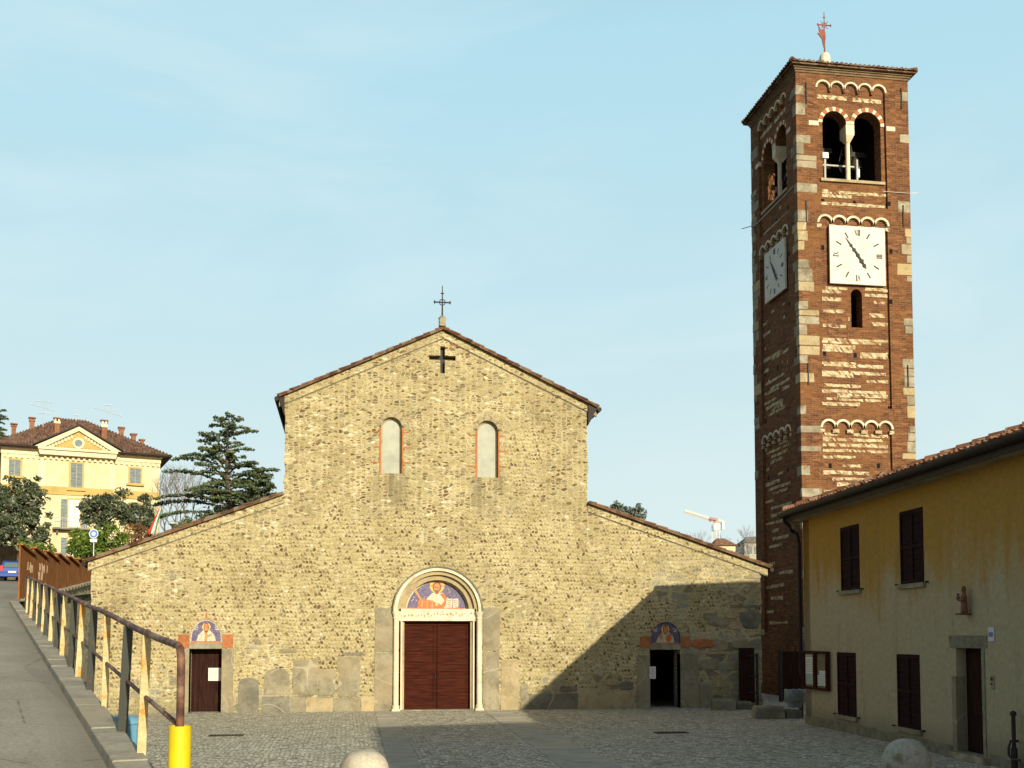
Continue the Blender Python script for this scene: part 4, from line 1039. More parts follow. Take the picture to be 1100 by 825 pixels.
k.bump(k.noise(u, 25, 3, .6), .12, .006); M['ochre'] = k.col(c)
wins = []   # (x0,x1,z0,z1, kind)
def wrect(pl, pr, pt, pb):
    a, z0 = HU(pl, pb[0]); b, _ = HU(pr, pb[1]); return a, b, z0, HU(pl, pt)[1]
W = [wrect(904, 924, 567, (635, 634)), wrect(968, 993, 550, (628, 627)), wrect(900.5, 920.5, 700.5, (767, 768)), wrect(965, 989.5, 702.5, (780, 781))]
dA, dB = HU(1028, 750)[0], HU(1056, 750)[0]; dT = HU(1030, 696)[1]
# further windows beyond the right edge of the photo
for q in (14.3, 17.4): W.append((q, q+1.0, W[1][2], W[1][3])); W.append((q, q+1.0, W[3][2], W[3][3]))
mb = MB()
mb.plate([(0, -.2), (HL, -.2), (HL, ev), (0, ev)], [rect(a, b, c_, d) for a, b, c_, d in W]+[rect(dA, dB, .02, dT)], 0, .45)
mb.plate([(0, -.2), (HDp, -.2), (HDp, ev), (0, ev)], [], 0, .45, 0, Matrix.Translation((0, HDp, 0)) @ Matrix.Rotation(-PI/2, 4, 'Z'))
mb.box(0.01, HL, HDp-.4, HDp-.01, -.2, ev); mb.box(HL-.3, HL-.002, .45, HDp-.4, -.2, ev-.01)
mb.build('wall', M['ochre'], house)
k = NM('rough_plinth_render', .95, .1); v = k.obj(); n_ = k.noise(v, 4, 5, .7); k.bump(n_, .5, .03); M['plinth'] = k.col(k.mix(k.ss(n_, .35, .65), (.17,.15,.10), (.26,.23,.16)))
def PH(x_): return .26-.004*x_
mb = MB(); rng = random.Random(3); 
def plinth(a, b):
    n_ = max(1, int((b-a)/.35)); P = [(a, -.1), (b, -.1)]+[(b-(b-a)*i/n_, PH(b)+rng.uniform(-.03, .03)) for i in range(n_+1)]
    mb.prism(P, -.025, .01)
plinth(0, dA-.22); plinth(dB+.22, HL); mb.build('plinth', M['plinth'], house)
for i, (a, b, z0, z1) in enumerate(W):
    e = empty('window', (0,0,0), 0, parent=house)
    mb = MB(); mb.box(a-.07, b+.07, -.07, .12, z0-.10, z0-.002); mb.build('sill', M['slab'], e, bevel=.008)
    for s in range(2):
        x0, x1 = (a+.01, (a+b)/2-.006) if s == 0 else ((a+b)/2+.006, b-.01)
        mb = MB()
        mb.box(x0, x0+.05, -.015, .03, z0, z1-.01); mb.box(x1-.05, x1, -.015, .03, z0, z1-.01)
        for zz in (z0, (z0+z1)/2-.04, z1-.09): mb.box(x0+.0505, x1-.0505, -.012, .028, zz, zz+.08)
        zz = z0+.09
        while zz < z1-.12:
            if abs(zz-(z0+z1)/2) > .07: mb.add([(x0+.05, .002, zz), (x1-.05, .002, zz), (x1-.05, .02, zz+.045), (x0+.05, .02, zz+.045), (x0+.05, .008, zz-.004), (x1-.05, .008, zz-.004), (x1-.05, .026, zz+.041), (x0+.05, .026, zz+.041)], [(0,1,2,3), (7,6,5,4), (0,4,5,1)])
            zz += .045
        mb.box(x0+.04, x1-.04, .03, .04, z0+.01, z1-.02); mb.build('shutter', M['shutter'], e)
    mb = MB()
    for xx in (a-.16, b+.17): mb.box(xx-.02, xx+.02, -.06, .0, z0-.02, z0+.02)
    mb.build('shutter_catch', M['iron'], e)
# doorway
e = empty('doorway', (0,0,0), 0, parent=house)
mb = MB(); mb.box(dA+.0, dB, .20, .26, .08, dT); 
for i in range(3): mb.box(dA+.1, dB-.1, .185, .198, .2+i*.65, .72+i*.65)
mb.build('door', M['darkdoor'], e)
mb = MB(); mb.box(dA-.24, dB+.2, -.012, .3, dT+.003, dT+.24); mb.build('lintel', M['plinth'], e)
for a, b, t in ((dA-.17, dA+.002, dT*.74), (dB-.002, dB+.1, dT)):
    mb = MB(); mb.box(a, b, -.02, .19, .05, t); mb.build('jamb', M['slab'], e, bevel=.008)
mb = MB(); mb.box(dA-.25, dB+.22, -.16, .44, 0, .13); mb.build('doorstep', M['slab'], e, bevel=.015)
# roof: hipped at the church end
ov = .42; E = -ov; pitch = math.tan(rad(19.5)); RW = HDp/2
ez = ev+.08
def zr(d): return ez+pitch*(d+ov)                      # height of roof plane at inward distance d from the wall
x0r, x1r, y0r, y1r = -.24, HL+.2, -ov, HDp+ov; rid = zr(RW); hx = -.24+(RW+ov)
mb = MB()
V = [(x0r,y0r,ez),(x1r,y0r,ez),(x1r,y1r,ez),(x0r,y1r,ez),(hx,RW,rid),(x1r,RW,rid)]
Vt = V+[(a, b, c_-.09) for a, b, c_ in V]
mb.add(Vt, [(0,1,5,4),(3,0,4),(2,3,4,5),(1,2,5),(7,6,10,11),(6,9,10),(9,8,11,10),(0,6,7,1),(3,9,6,0),(2,8,9,3)])
rng = random.Random(12)
u_ = x0r+.1
while u_ < x1r:
    Lr = min(RW+ov, (u_-x0r)) ; n_ = max(1, int(Lr/.40))
    for k_ in range(n_):
        t0, t1 = k_*.40-.06, min(Lr, k_*.40+.38); j = rng.uniform(-.014, .014)
        if k_ > 7 and u_ < 3 and False: break
        halftube(mb, (u_+j, y0r+t0, ez+.05+j+pitch*t0), (u_+j, y0r+t1, ez+.02+pitch*t1), (0, -.33, .94), .088, .068, 5)
    u_ += .2
v_ = y0r+.1
while v_ < y1r:
    Lr = min(v_-y0r, y1r-v_); n_ = max(1, int(Lr/.40))
    for k_ in range(n_):
        t0, t1 = k_*.40-.06, min(Lr, k_*.40+.38); halftube(mb, (x0r+t0, v_, ez+.05+pitch*t0), (x0r+t1, v_, ez+.02+pitch*t1), (-.33, 0, .94), .088, .068, 5)
    v_ += .2
n_ = 20
for s in (0, 1):
    c0 = Vector((x0r, y0r if s == 0 else y1r, ez+.08)); c1 = Vector((hx, RW, rid+.08))
    for k_ in range(n_): halftube(mb, c0.lerp(c1, k_/n_)+Vector((0,0,.03)), c0.lerp(c1, min(1, (k_+1.1)/n_)), (0,0,1), .12, .1, 6)
k_ = 0
while hx+k_*.4 < x1r: halftube(mb, (hx+k_*.4, RW, rid+.11), (min(x1r, hx+k_*.4+.44), RW, rid+.08), (0,0,1), .12, .1, 6); k_ += 1
mb.build('roof', M['tiles'], house)
k = NM('soffit_paint', .9, .1); k.col((.33,.27,.16)); M['soffit'] = simple('soffit_boards', (.30,.25,.16), var=.3)
mb = MB(); mb.box(x0r+.03, x1r, y0r+.03, -.002, ez-.21, ez-.10); mb.box(x0r+.03, -.002, .0, y1r, ez-.21, ez-.101); mb.build('soffit', M['soffit'], house)
mb = MB()
gy = y0r-.085
N_ = 8
def gut(p, q, side):
    p, q = Vector(p), Vector(q); d = (q-p).normalized(); V = []
    for c in (p, q):
        for k_ in range(N_+1):
            t = PI+PI*k_/N_; V.append(c+side*(.10*math.cos(t))+Vector((0,0,.12*math.sin(t))))
    F_ = [(k_, k_+1, N_+2+k_, N_+1+k_) for k_ in range(N_)]+[tuple(range(N_+1)), tuple(range(N_+1, 2*N_+2))[::-1]]
    mb.add(V, F_)
gut((x0r-.1, gy, ez+.01), (x1r, gy, ez+.01), Vector((0, 1, 0))); gut((x0r-.085, y0r-.1, ez+.005), (x0r-.085, y1r, ez+.005), Vector((1, 0, 0)))
mb.box(x0r-.01, x1r, y0r-.005, y0r+.028, ez-.22, ez-.012); mb.box(x0r-.006, x0r+.028, y0r+.03, y1r, ez-.22, ez-.0115)
x_ = .2
while x_ < HL: mb.tube([(x_, gy-.1, ez+.02), (x_, gy, ez-.125), (x_, gy+.1, ez-.02)], .01, 4); x_ += .9
mb.build('gutter', M['gutter'], house)
mb = MB()
mb.tube([(x0r+.2, gy+.0, ez-.10), (x0r+.2, gy+.02, ez-.24), (x0r+.30, gy+.12, ez-.36), (-.28, -.22, ez-.44), (-.16, -.10, ez-.55), (-.10, -.07, ez-.80), (-.10, -.07, 1.3)], .052, 10)
for zz in (1.6, 3.2, 4.6): mb.lathe([(.06, zz), (.06, zz+.04)], 10, cx=-.10, cy=-.07)
mb.build('downpipe', M['gutter'], house)
# things on the wall
def onwall(name, px, py, label, cat, off=0.0):
    a, z = HU(px, py, off); p = HP+HD*a; p = Vector((p.x, p.y, z)); return empty(name, p, hrz, label, cat), a, z
# notice board : two glazed leaves
nx0, nz1 = HU(865.5, 698.5, .0); nx1, nz0 = HU(892.5, 743)
nz0 = HU(865.5, 738.5)[1]
e, a_, z_ = onwall('notice_board', 879, 720, 'red-brown wooden notice board with two glazed leaves of papers on the shaded yellow wall', 'notice board')
w_ = (nx1-nx0)/2; h_ = (nz1-nz0)/2; M['redwood'] = mat_wood('red_wood_frame', (.06,.018,.012), .2)
M['corkboard'] = simple('pinboard', (.20,.17,.10), .9, .2)
for s in (-1, 1):
    mb = MB(); c0 = s*w_/2
    mb.plate(rect(c0-w_/2+.003, c0+w_/2-.003, -h_, h_), [rect(c0-w_/2+.055, c0+w_/2-.055, -h_+.06, h_-.06)], -.13, -.02); mb.build('frame', M['redwood'], e, bevel=.006)
mb = MB(); mb.box(-w_+.02, w_-.02, -.05, .0, -h_+.02, h_-.02); mb.build('backboard', M['corkboard'], e)
M['greenpaper'] = simple('pale_green_paper', (.42,.52,.43), .8, .1, bump=0)
for (a, b, c_, d, m_) in ((-w_+.09, -.12, -h_+.12, h_-.10, 'greenpaper'), (-w_+.13, -.2, -.1, h_-.16, 'paper'), (.1, .26, -h_+.1, -.12, 'paper'), (.22, w_-.08, -h_+.12, .0, 'paper'), (.1, w_-.1, .10, h_-.14, 'corkboard')):
    mb = MB(); yq = -.056-(.003 if m_ == 'paper' else 0); mb.box(a, b, yq, yq+.0025, c_, d)
    zz = c_+.05
    while zz < d-.04 and m_ != 'corkboard': mb.box(a+.03, b-.03, yq-.0015, yq-.0003, zz, zz+.008, 1); zz += .045
    mb.build('poster', [M[m_], M['ink']], e)
# terracotta relief figure
e, a_, z_ = onwall('relief_statue', 1041, 644, 'small terracotta statue of a robed Madonna holding a child, high above the dark doorway', 'statue')
M['terra'] = simple('terracotta', (.20,.095,.06), .85, .25, 14)
mb = MB(); s_ = (HU(1041, 629)[1]-HU(1041, 658.5)[1])/2
prof = [(-1, .30, .20), (-.96, .34, .22), (-.55, .33, .20), (-.2, .30, .20), (.15, .33, .18), (.38, .24, .14), (.47, .12, .11), (.6, .16, .16), (.78, .18, .17), (.93, .12, .12), (1.0, .03, .03)]
V = []; nn = 14
for (zq, rx_, ry_) in prof:
    for i in range(nn): t = 2*PI*i/nn; V.append((rx_*s_*math.cos(t)*(1+.06*math.sin(5*t)), -.10+ry_*s_*math.sin(t), zq*s_))
mb.add(V, [(j*nn+i, j*nn+(i+1)%nn, (j+1)*nn+(i+1)%nn, (j+1)*nn+i) for j in range(len(prof)-1) for i in range(nn)]+[tuple(range(nn))[::-1]])
mb.build('robed_body', M['terra'], e, smooth=True)
mb = MB(); mb.lathe([(.01*s_, -.1*s_), (.12*s_, .0), (.14*s_, .15*s_), (.08*s_, .26*s_), (.11*s_, .34*s_), (.08*s_, .44*s_), (.01*s_, .47*s_)], 10, cx=-.2*s_, cy=-.19); mb.build('child', M['terra'], e, smooth=True)
mb = MB(); mb.tube([(.28*s_, -.12, .22*s_), (.30*s_, -.17, -.08*s_), (-.1*s_, -.20, -.05*s_)], [.03, .028, .02], 8); mb.build('sleeve', M['terra'], e, smooth=True)
mb = MB(); mb.box(-.36*s_, .36*s_, -.24, 0, -1.12*s_, -1.0*s_); mb.build('bracket', M['terra'], e, bevel=.01)
# little plaque
e, a_, z_ = onwall('house_plaque', 1065.5, 681.5, 'tiny pale blue and white plaque on the yellow wall beside the dark doorway', 'plaque')
mb = MB(); mb.box(-.10, .10, -.02, 0, -.13, .13); mb.build('plate', simple('enamel_white', (.55,.56,.58), .4, .08, bump=0), e, bevel=.008)
mb = MB(); mb.box(-.07, .07, -.023, -.0205, -.045, .04); mb.build('blue_field', simple('enamel_blue', (.10,.16,.32), .4, .1, bump=0), e)
# door bell box
e, a_, z_ = onwall('bell_push', 1066.5, 733, 'small faded intercom box on the wall at hand height right of the doorway', 'intercom')
mb = MB(); mb.box(-.06, .06, -.02, 0, -.12, .12); mb.build('casing', M['soffit'], e, bevel=.006)
mb = MB(); mb.box(-.02, .02, -.03, -.0205, -.05, -.01); mb.box(-.035, .035, -.024, -.0205, .03, .09); mb.build('button', M['iron'], e)
# dark pole by the wall and hook
a_, z_ = HU(1089, 790, .14); p = HP+HD*a_+HNn*.14; e = empty('iron_post', (p.x, p.y, 0), 0, 'slim black iron post standing against the yellow wall at the right edge', 'post')
mb = MB(); mb.tube([(0,0,0), (0,0,.42)], .055, 10); mb.tube([(0,0,.40), (0,0,1.0)], .035, 10); mb.build('shaft', M['iron'], e)
mb = MB(); mb.lathe([(.05, .98), (.055, 1.0), (.05, 1.04), (.02, 1.06)], 10); mb.build('cap', M['iron'], e)
a_, z_ = HU(1096, 806); p = HP+HD*a_+HNn*.03
mb = MB(); mb.tube([(0, -.0, .16), (0, -.14, .16), (0, -.18, .05), (0, -.18, -.08), (.12, -.18, -.14), (.35, -.18, -.13)], .022, 8)
tag(mb.build('boot_scraper', M['iron'], loc=(p.x, p.y, z_)), 'bent black iron scraper low on the yellow wall at the far right edge', 'boot scraper').rotation_euler = (0, 0, hrz)

# assumed taller house, unseen on the right: placed and sized to shade the square
nb = empty('unseen_tall_house', (9.1, -1.0, 0), 0, 'assumed unseen taller rendered house, placed to shade the square', 'house')
mb = MB(); mb.box(0, 10, -26, 0, -.2, 8.6); mb.build('wall', M['ochre'], nb)
mb = MB(); mb.add([(-.4,-26.4,8.6),(10.4,-26.4,8.6),(10.4,.4,8.6),(-.4,.4,8.6),(5,-22,10.2),(5,-4,10.2)], [(3,2,1,0),(0,1,4),(1,2,5,4),(2,3,5),(3,0,4,5)]); mb.build('roof', M['tiles'], nb)
for i in range(5):
    for z in (1.2, 4.1, 6.9):
        w__ = empty('window', (0,0,0), 0, parent=nb)
        mb = MB(); y = -4-i*4.6; mb.box(-.03, .0, y-.5, y+.5, z, z+1.6); mb.build('shutter', M['shutter'], w__)
        mb = MB(); mb.box(-.07, -.0, y-.6, y+.6, z-.12, z-.004); mb.build('sill', M['slab'], w__)
# ================================================================== SQUARE AND RAMP FURNITURE
def stone_block(px0, px1, py0, pyb, depth, label, m_='slab3', seed=1):
    a, b = G(px0, pyb), G(px1, pyb); d = (b-a); L_ = d.length; rz = math.atan2(d.y, d.x)
    r_ = ray((px0+px1)/2, py0); c = (a+b)/2; z = CAM.z+ r_.z/r_.dot(FW)*(c-CAM).dot(FW)
    rng = random.Random(seed); mb = MB(); n = 6; V = []
    # a worn block: rounded profile stations along x
    st = [(0, .86), (.04, .97), (.3, 1.0), (.65, .99), (.95, .96), (1, .84)]
    for t, s in st:
        for (yy, zz) in ((0, 0), (.0, z*.8*s), (.06, z*.98*s), (depth*.5, z*s), (depth-.06, z*.97*s), (depth, z*.8*s), (depth, 0)):
            V.append((t*L_+rng.uniform(-.012,.012), yy+rng.uniform(-.015,.015), zz+ (rng.uniform(-.012,.012) if zz else 0)))
    m__ = 7
    mb.add(V, [(i*m__+j, i*m__+j+1, (i+1)*m__+j+1, (i+1)*m__+j)[::-1] for i in range(len(st)-1) for j in range(m__-1)]+[tuple(range(m__)), tuple(range((len(st)-1)*m__, len(st)*m__))[::-1]])
    o = mb.build('stone_block', M[m_], bevel=.02, loc=(a.x, a.y, 0)); o.rotation_euler = (0, 0, rz)
    return tag(o, label, 'stone block', 'worn stone blocks at the foot of the church and tower')
stone_block(766, 791, 750.5, 763.5, .45, 'squarish worn stone block against the church wall right of the open side door', 'slab', 1)
stone_block(792.5, 808, 753.5, 762.5, .4, 'low stone block at the foot of the dark wooden gate leaf', 'slab3', 2)
stone_block(812, 843.5, 758.5, 772.5, .55, 'long pale worn stone block standing alone in front of the dark tower foot', 'quoin', 3)
stone_block(845, 862, 762, 772, .4, 'dark low stone block beneath the grey litter bin', 'slab3', 4)
# wooden gate leaf and passage door
x0, z1 = onY(794, 696, 33.72); x1, z0 = onY(811, 752, 33.72)
e = empty('gate_leaf', (x0, 33.72, 0), 0, 'dark red-brown plank gate leaf folded against the right end of the church front', 'gate')
L_ = x1-x0; mb = MB(); mb.box(0, L_, 0, .05, .18, z1); mb.build('planks', M['darkdoor'], e)
mb = MB(); 
for z in (.45, z1*.5, z1-.3): mb.box(.02, L_-.02, -.03, -.002, z, z+.10)
mb.build('ledge', M['darkdoor'], e)
mb = MB(); mb.tube([(L_+.09, 0, 0), (L_+.09, 0, z1-.18)], .045, 8); mb.build('gate_post', M['iron'], e)
mb = MB()
for z in (.5, z1*.5+.05, z1-.26): mb.tube([(L_+.09, .0, z), (L_-.25, -.05, z)], .018, 6)
mb.build('hinge', M['iron'], e)
ya = TY-1.3; q0 = onY(840, 700, ya); q1 = onY(861, 760, ya)
e = empty('passage_gate', (q0[0], ya, 0), 0, 'near-black tall plank gate closing the passage between the tower foot and the yellow house', 'gate')
L_ = 2.2; mb = MB(); mb.box(0, L_, 0, .06, .05, q0[1]); mb.build('planks', M['darkdoor'], e)
mb = MB(); mb.box(-.1, -.002, -.04, .1, 0, q0[1]+.06); mb.build('gate_post', M['iron'], e)
mb = MB(); mb.box(0.02, L_-.02, -.03, -.003, .4, .5); mb.box(.02, L_-.02, -.03, -.003, q0[1]-.4, q0[1]-.3); mb.build('ledge', M['darkdoor'], e)
# litter bin
p = G(854, 771); d_ = (p-CAM).dot(FW); sc = d_/FL
e = empty('litter_bin', (p.x, p.y, 0), 0, 'grey wall-side litter bin with a crumpled bag over its rim on a post', 'bin')
zt = .0+ (771-743)*sc; zb = (771-760)*sc; r_ = 9.5*sc
M['binbag'] = simple('grey_plastic_bag', (.24,.26,.26), .5, .25, 8, bump=.5); M['rustpost'] = simple('rusty_brown_post', (.14,.085,.05), .8, .3)
mb = MB(); mb.lathe([(r_*.72, zb), (r_*.78, zb+.04), (r_, zt-.05), (r_*1.03, zt)], 16); mb.build('bucket', M['binbag'], e, smooth=False)
mb = MB(); rng = random.Random(5); nn = 20; prof = [(.92, zt-.30), (1.12, zt-.27), (1.14, zt-.05), (1.08, zt+.05), (.9, zt+.04), (.3, zt-.02)]; V = []
for (rr, z) in prof:
    for i in range(nn): t = 2*PI*i/nn; q = 1+.06*math.sin(7*t+z*20)+rng.uniform(-.04,.04); V.append((r_*rr*q*math.cos(t), r_*rr*q*math.sin(t), z+rng.uniform(-.02,.02)))
mb.add(V, [(j*nn+i, j*nn+(i+1)%nn, (j+1)*nn+(i+1)%nn, (j+1)*nn+i) for j in range(len(prof)-1) for i in range(nn)]+[tuple(range((len(prof)-1)*nn, len(prof)*nn))])
mb.build('bag', M['binbag'], e, smooth=True)
mb = MB(); mb.box(r_*.55, r_*.55+.10, -.05, .05, 0, zb+.2); mb.build('post', M['rustpost'], e)
# stone bollards
def bollard(px, pyt, dist, label, m_):
    p = atd(px, pyt, dist); zt = p.z; r = .335
    e = empty('stone_bollard', (p.x, p.y, 0), 0, label, 'bollard', 'round-topped stone bollards of the square')
    mb = MB(); hh = zt-.42; pr = [(r*.80, zt-hh)] 
    N_ = 10
    pr = [(r*.86, .40)]+[(r*math.cos(t)**.8 if t < PI/2-.01 else .01, .52+(zt-.52)*math.sin(t)) for t in [PI/2*i/N_ for i in range(N_+1)]]
    mb.lathe(pr, 36); mb.build('dome', m_, e, smooth=True)
    mb = MB(); mb.lathe([(r*.80, .0), (r*.78, .37)], 30); mb.build('drum', M['slab3'], e, smooth=False)
    mb = MB(); mb.lathe([(r*.84, .372), (r*.84, .40)], 30); mb.build('collar', M['iron'], e)
    return e, p
k = NM('mossy_granite', .9, .2); v = k.obj(); a = k.noise(v, 3, 5, .65); b = k.noise(v, 22, 4, .7)
c = k.mix(k.ss(b, .35, .7), (.36,.345,.28), (.50,.475,.39)); c = k.mix(k.ss(a, .50, .64), c, (.22,.20,.12)); k.bump(b, .4, .02); M['mossy'] = k.col(c)
k = NM('clean_granite', .9, .2); v = k.obj(); a = k.noise(v, 3, 5, .65); b = k.noise(v, 24, 4, .7)
c = k.mix(k.ss(b, .35, .7), (.46,.42,.32), (.60,.55,.43)); c = k.mix(k.ss(a, .5, .65, 0, .7), c, (.33,.29,.19)); c = k.mix(k.ss(k.noise(v, 9, 5, .75), .58, .68, 0, .5), c, (.24,.21,.14)); k.bump(b, .5, .03); M['clean'] = k.col(c)
eL, pL = bollard(391.5, 805.5, 14.6, 'pale cream dome-topped stone bollard at the bottom centre of the square', M['clean'])
eR, pR = bollard(973.5, 793.5, 15.4, 'grey mossy dome-topped stone bollard with an iron chain, in front of the yellow house', M['mossy'])
# chain from the right bollard running to the left along the ground side
mb = MB(); a = Vector((pR.x-.33, pR.y+.02, .40)); b = Vector((pR.x-1.5, pR.y-1.3, .10)); n = 26
for i in range(n):
    t = (i+.5)/n; p = a.lerp(b, t)+Vector((0,0,-.30*4*t*(1-t)*.5)); d = (b-a).normalized(); s_ = Vector((0,0,1)) if i % 2 else d.cross(Vector((0,0,1))).normalized()
    L2 = .042; pts = []
    for k_ in range(9): q = 2*PI*k_/8; pts.append(p+d*(L2*math.cos(q))+s_*(.022*math.sin(q)))
    mb.tube(pts, .007, 5, cap=False)
tag(mb.build('iron_chain', M['iron']), 'slack iron chain hanging from the mossy bollard towards the left', 'chain')

# ---------------- railing
k = NM('flaking_cream_paint', .8, .2); v = k.geo(); a = k.noise(v, 2.6, 5, .65); b = k.noise(v, 17, 4, .7); s_ = k.m('ADD', k.m('MULTIPLY', a, .75), k.m('MULTIPLY', b, .35))
c = k.mix(k.ss(b, .35, .7), (.44,.36,.17), (.60,.51,.29)); c = k.mix(k.ss(s_, .57, .63), c, (.48,.24,.05)); c = k.mix(k.ss(s_, .66, .70), c, (.12,.045,.025)); k.bump(s_, .5, .01); M['cream_paint'] = k.col(c)
k = NM('peeling_black_paint', .6, .3); v = k.geo(); a = k.noise(v, 4, 5, .65); c = k.mix(k.ss(a, .56, .68), (.035,.038,.03), (.13,.06,.03)); k.bump(a, .3, .01); M['black_paint'] = k.col(c)
k = NM('rusty_pipe', .65, .3); v = k.geo(); a = k.noise(v, 6, 5, .7); b = k.noise(v, 1.7, 3); c = k.mix(k.ss(a, .4, .62), (.075,.035,.028), (.22,.10,.055)); c = k.mix(k.ss(b, .55, .68, 0, .7), c, (.36,.27,.17)); k.bump(a, .4, .01); M['rusty'] = k.col(c)
rail = empty('guard_railing', rl(-1.6, .02), 0, 'long rusty pipe railing with alternating cream and black flat bars along the ramp edge', 'railing')
def zl(p): return Vector(p)-Vector(rail.location)
RH_ = 1.08
rot = math.atan2(RD.y, RD.x)
sA = -1.84
S_ = []; s = -.02
S_ = [0, 1.35, 3.35, 5.0, 6.7, 8.3, 10.3, 12.2, 13.9, 15.4, 16.9, 18.4, 19.9, 21.4, 22.9, 24.4, 25.9, 27.2]
for i, s in enumerate(S_):
    p = rl(s, -.01); mb = MB(); lean = [-.03, -.04, -.01, -.03, -.05][i % 5]
    w_, t_ = (.047, .015)
    if i % 2 == 0: w_, t_ = (.039, .015)
    h = RH_-.02
    q = zl(p)
    R_ = Matrix.Translation(q) @ Matrix.Rotation(rad(14 if i % 2 == 0 else 4), 4, 'Z')
    mb.add([(-w_+lean,-t_,-.03),(w_+lean,-t_,-.03),(w_+lean,t_,-.03),(-w_+lean,t_,-.03),(-w_,-t_,h),(w_,-t_,h),(w_,t_,h),(-w_,t_,h)], [(0,1,5,4),(1,2,6,5),(2,3,7,6),(3,0,4,7),(4,5,6,7),(3,2,1,0)], 0, R_)
    mb.build('baluster', M['cream_paint'] if i % 2 == 0 else M['black_paint'], rail, bevel=.004)
mb = MB(); pts = []; rr = []
for i in range(36): s = 27.4-i*(27.4+.9)/35; pts.append(zl(rl(s, -.01, RH_+.0)))
sag = [math.sin(i*.9)*.008 for i in range(36)]
pts = [p+Vector((0,0,q)) for p, q in zip(pts, sag)]
e0 = Vector(pts[-1]); end = zl(rl(sA, -.01, RH_-.02))
pts += [zl(rl(sA+.16, -.01, RH_+.015)), zl(rl(sA+.06, -.01, RH_-.0)), zl(rl(sA+.01, -.01, RH_-.07)), zl(rl(sA, -.01, RH_-.2)), zl(rl(sA, -.01, .0))]
mb.tube(pts, .030, 10); mb.build('top_rail', M['rusty'], rail, smooth=True)
mb = MB(); pts = [zl(rl(27.4-i*(27.4-sA)/36, -.01, .50 if i < 30 else .50-.0*(i-30))) for i in range(37)]; mb.tube(pts, .020, 8); mb.build('lower_rail', M['rusty'], rail, smooth=True)
for i, s in enumerate(S_[::2]):
    mb = MB(); p = zl(rl(s, -.01, RH_)); mb.tube([p-RD*.03, p+RD*.03], .036, 10); mb.build('weld_collar', M['rusty'], rail)
# yellow sleeve
p = rl(sA, -.01); kk = NM('yellow_plastic', .5, .35); v = kk.obj(); a_n = kk.noise(v, 5, 5, .7); b_n = kk.noise(kk.comb(kk.m('MULTIPLY', kk.sep(v)[0], 30), kk.m('MULTIPLY', kk.sep(v)[2], 2.5)), 1, 4, .7)
c_ = kk.mix(kk.ss(a_n, .35, .7), (.70,.53,.006), (.60,.44,.01)); c_ = kk.mix(kk.ss(b_n, .60, .70, 0, .5), c_, (.25,.18,.03)); kk.bump(a_n, .15, .01); k = kk.col(c_)
zt = 1.68-p[2]
e = empty('yellow_sleeve', p, 0, 'bright yellow plastic sleeve around the foot of the railing end post', 'post sleeve')
mb = MB(); mb.plate([(0,0)]*0 or circ(0, 0, .082, 24), [circ(0, 0, .072, 24)], 0, 1, 0, Matrix.Rotation(PI/2, 4, 'X') @ Matrix.Scale(zt, 4, (0,1,0)))
o = mb.build('sleeve', k, e)
# blue bin peeking from below the ramp
p = atd(133.5, 790, 11.9)
e = empty('blue_bin', (p.x, p.y, 0), 0, 'pale blue rounded bin standing in the square below the ramp behind the railing', 'bin')
kb = simple('pale_blue_plastic', (.13,.30,.42), .45, .15, 4); zt = atd(131.5, 770, 11.6).z
mb = MB(); mb.lathe([(.17, 0), (.19, zt-.25), (.20, zt-.10)], 18); mb.build('bin_body', kb, e, smooth=False)
mb = MB(); mb.lathe([(.21, zt-.10), (.20, zt-.06), (.12, zt-.015), (.02, zt)], 18); mb.build('lid', kb, e, smooth=True)
# ================================================================== BEYOND THE CHURCH
# rusty plank fence on its retaining wall
fx = -13.42
M['rustwood'] = mat_wood('rusty_brown_planks', (.30,.125,.042), .16); M['greywood'] = mat_wood('weathered_planks', (.16,.115,.07), .14)
def onX(px, py, X): q = onplane(px, py, (X, 0, 0), (1, 0, 0)); return q.y, q.z
ya, yb = onX(21, 600, fx)[0], 74.0
zt_ = onX(21, 586, fx)[1]; 
def fb(y): return 4.0+(y-47.6)*(5.25-4.0)/11.1
fence = empty('plank_fence', (fx, ya, 0), 0, 'rust-brown plank fence with a saw-toothed top beside the uphill road, left of the church', 'fence')
n = 14; seg = (yb-ya)/n
for i in range(n):
    y0, y1 = i*seg, (i+1)*seg-.03; zb = fb(ya+y0)-.05; zt = zt_+.02*i
    mb = MB(); P = [(y0, zb), (y1, zb+.12), (y1, zt-.30), (y0, zt+.02)]
    mb.prism(P, -.03, .03, 0, Matrix.Rotation(PI/2, 4, 'Z')); mb.build('panel', M['rustwood'], fence)
    mb = MB(); mb.prism([(y0-.05, zt+.02), (y1+.1, zt-.30), (y1+.1, zt-.24), (y0-.05, zt+.09)], -.16, .10, 0, Matrix.Rotation(PI/2, 4, 'Z')); mb.build('coping_board', M['rustwood'], fence)
# chalk scrawl
mb = MB(); rng = random.Random(14)
for (px, py) in ((31, 608), (33.5, 611), (44, 609), (46, 612), (49, 611), (41, 618), (44, 619)):
    y, z = onX(px, py, fx+.035)
    for j in range(3): mb.mark(); a = rng.uniform(-.25,.25); mb.tube([(fx+.036, y+a, z-.18), (fx+.036, y+a+rng.uniform(-.1,.2), z+.16)], .02, 4)
mb.v = [(x-fence.location.x, y-fence.location.y, z) for x, y, z in mb.v]; mb.build_pieces('chalk_mark', simple('chalk', (.40,.30,.20), .9, .1, bump=0), fence)
w_ = MB(); y = ya-6.5
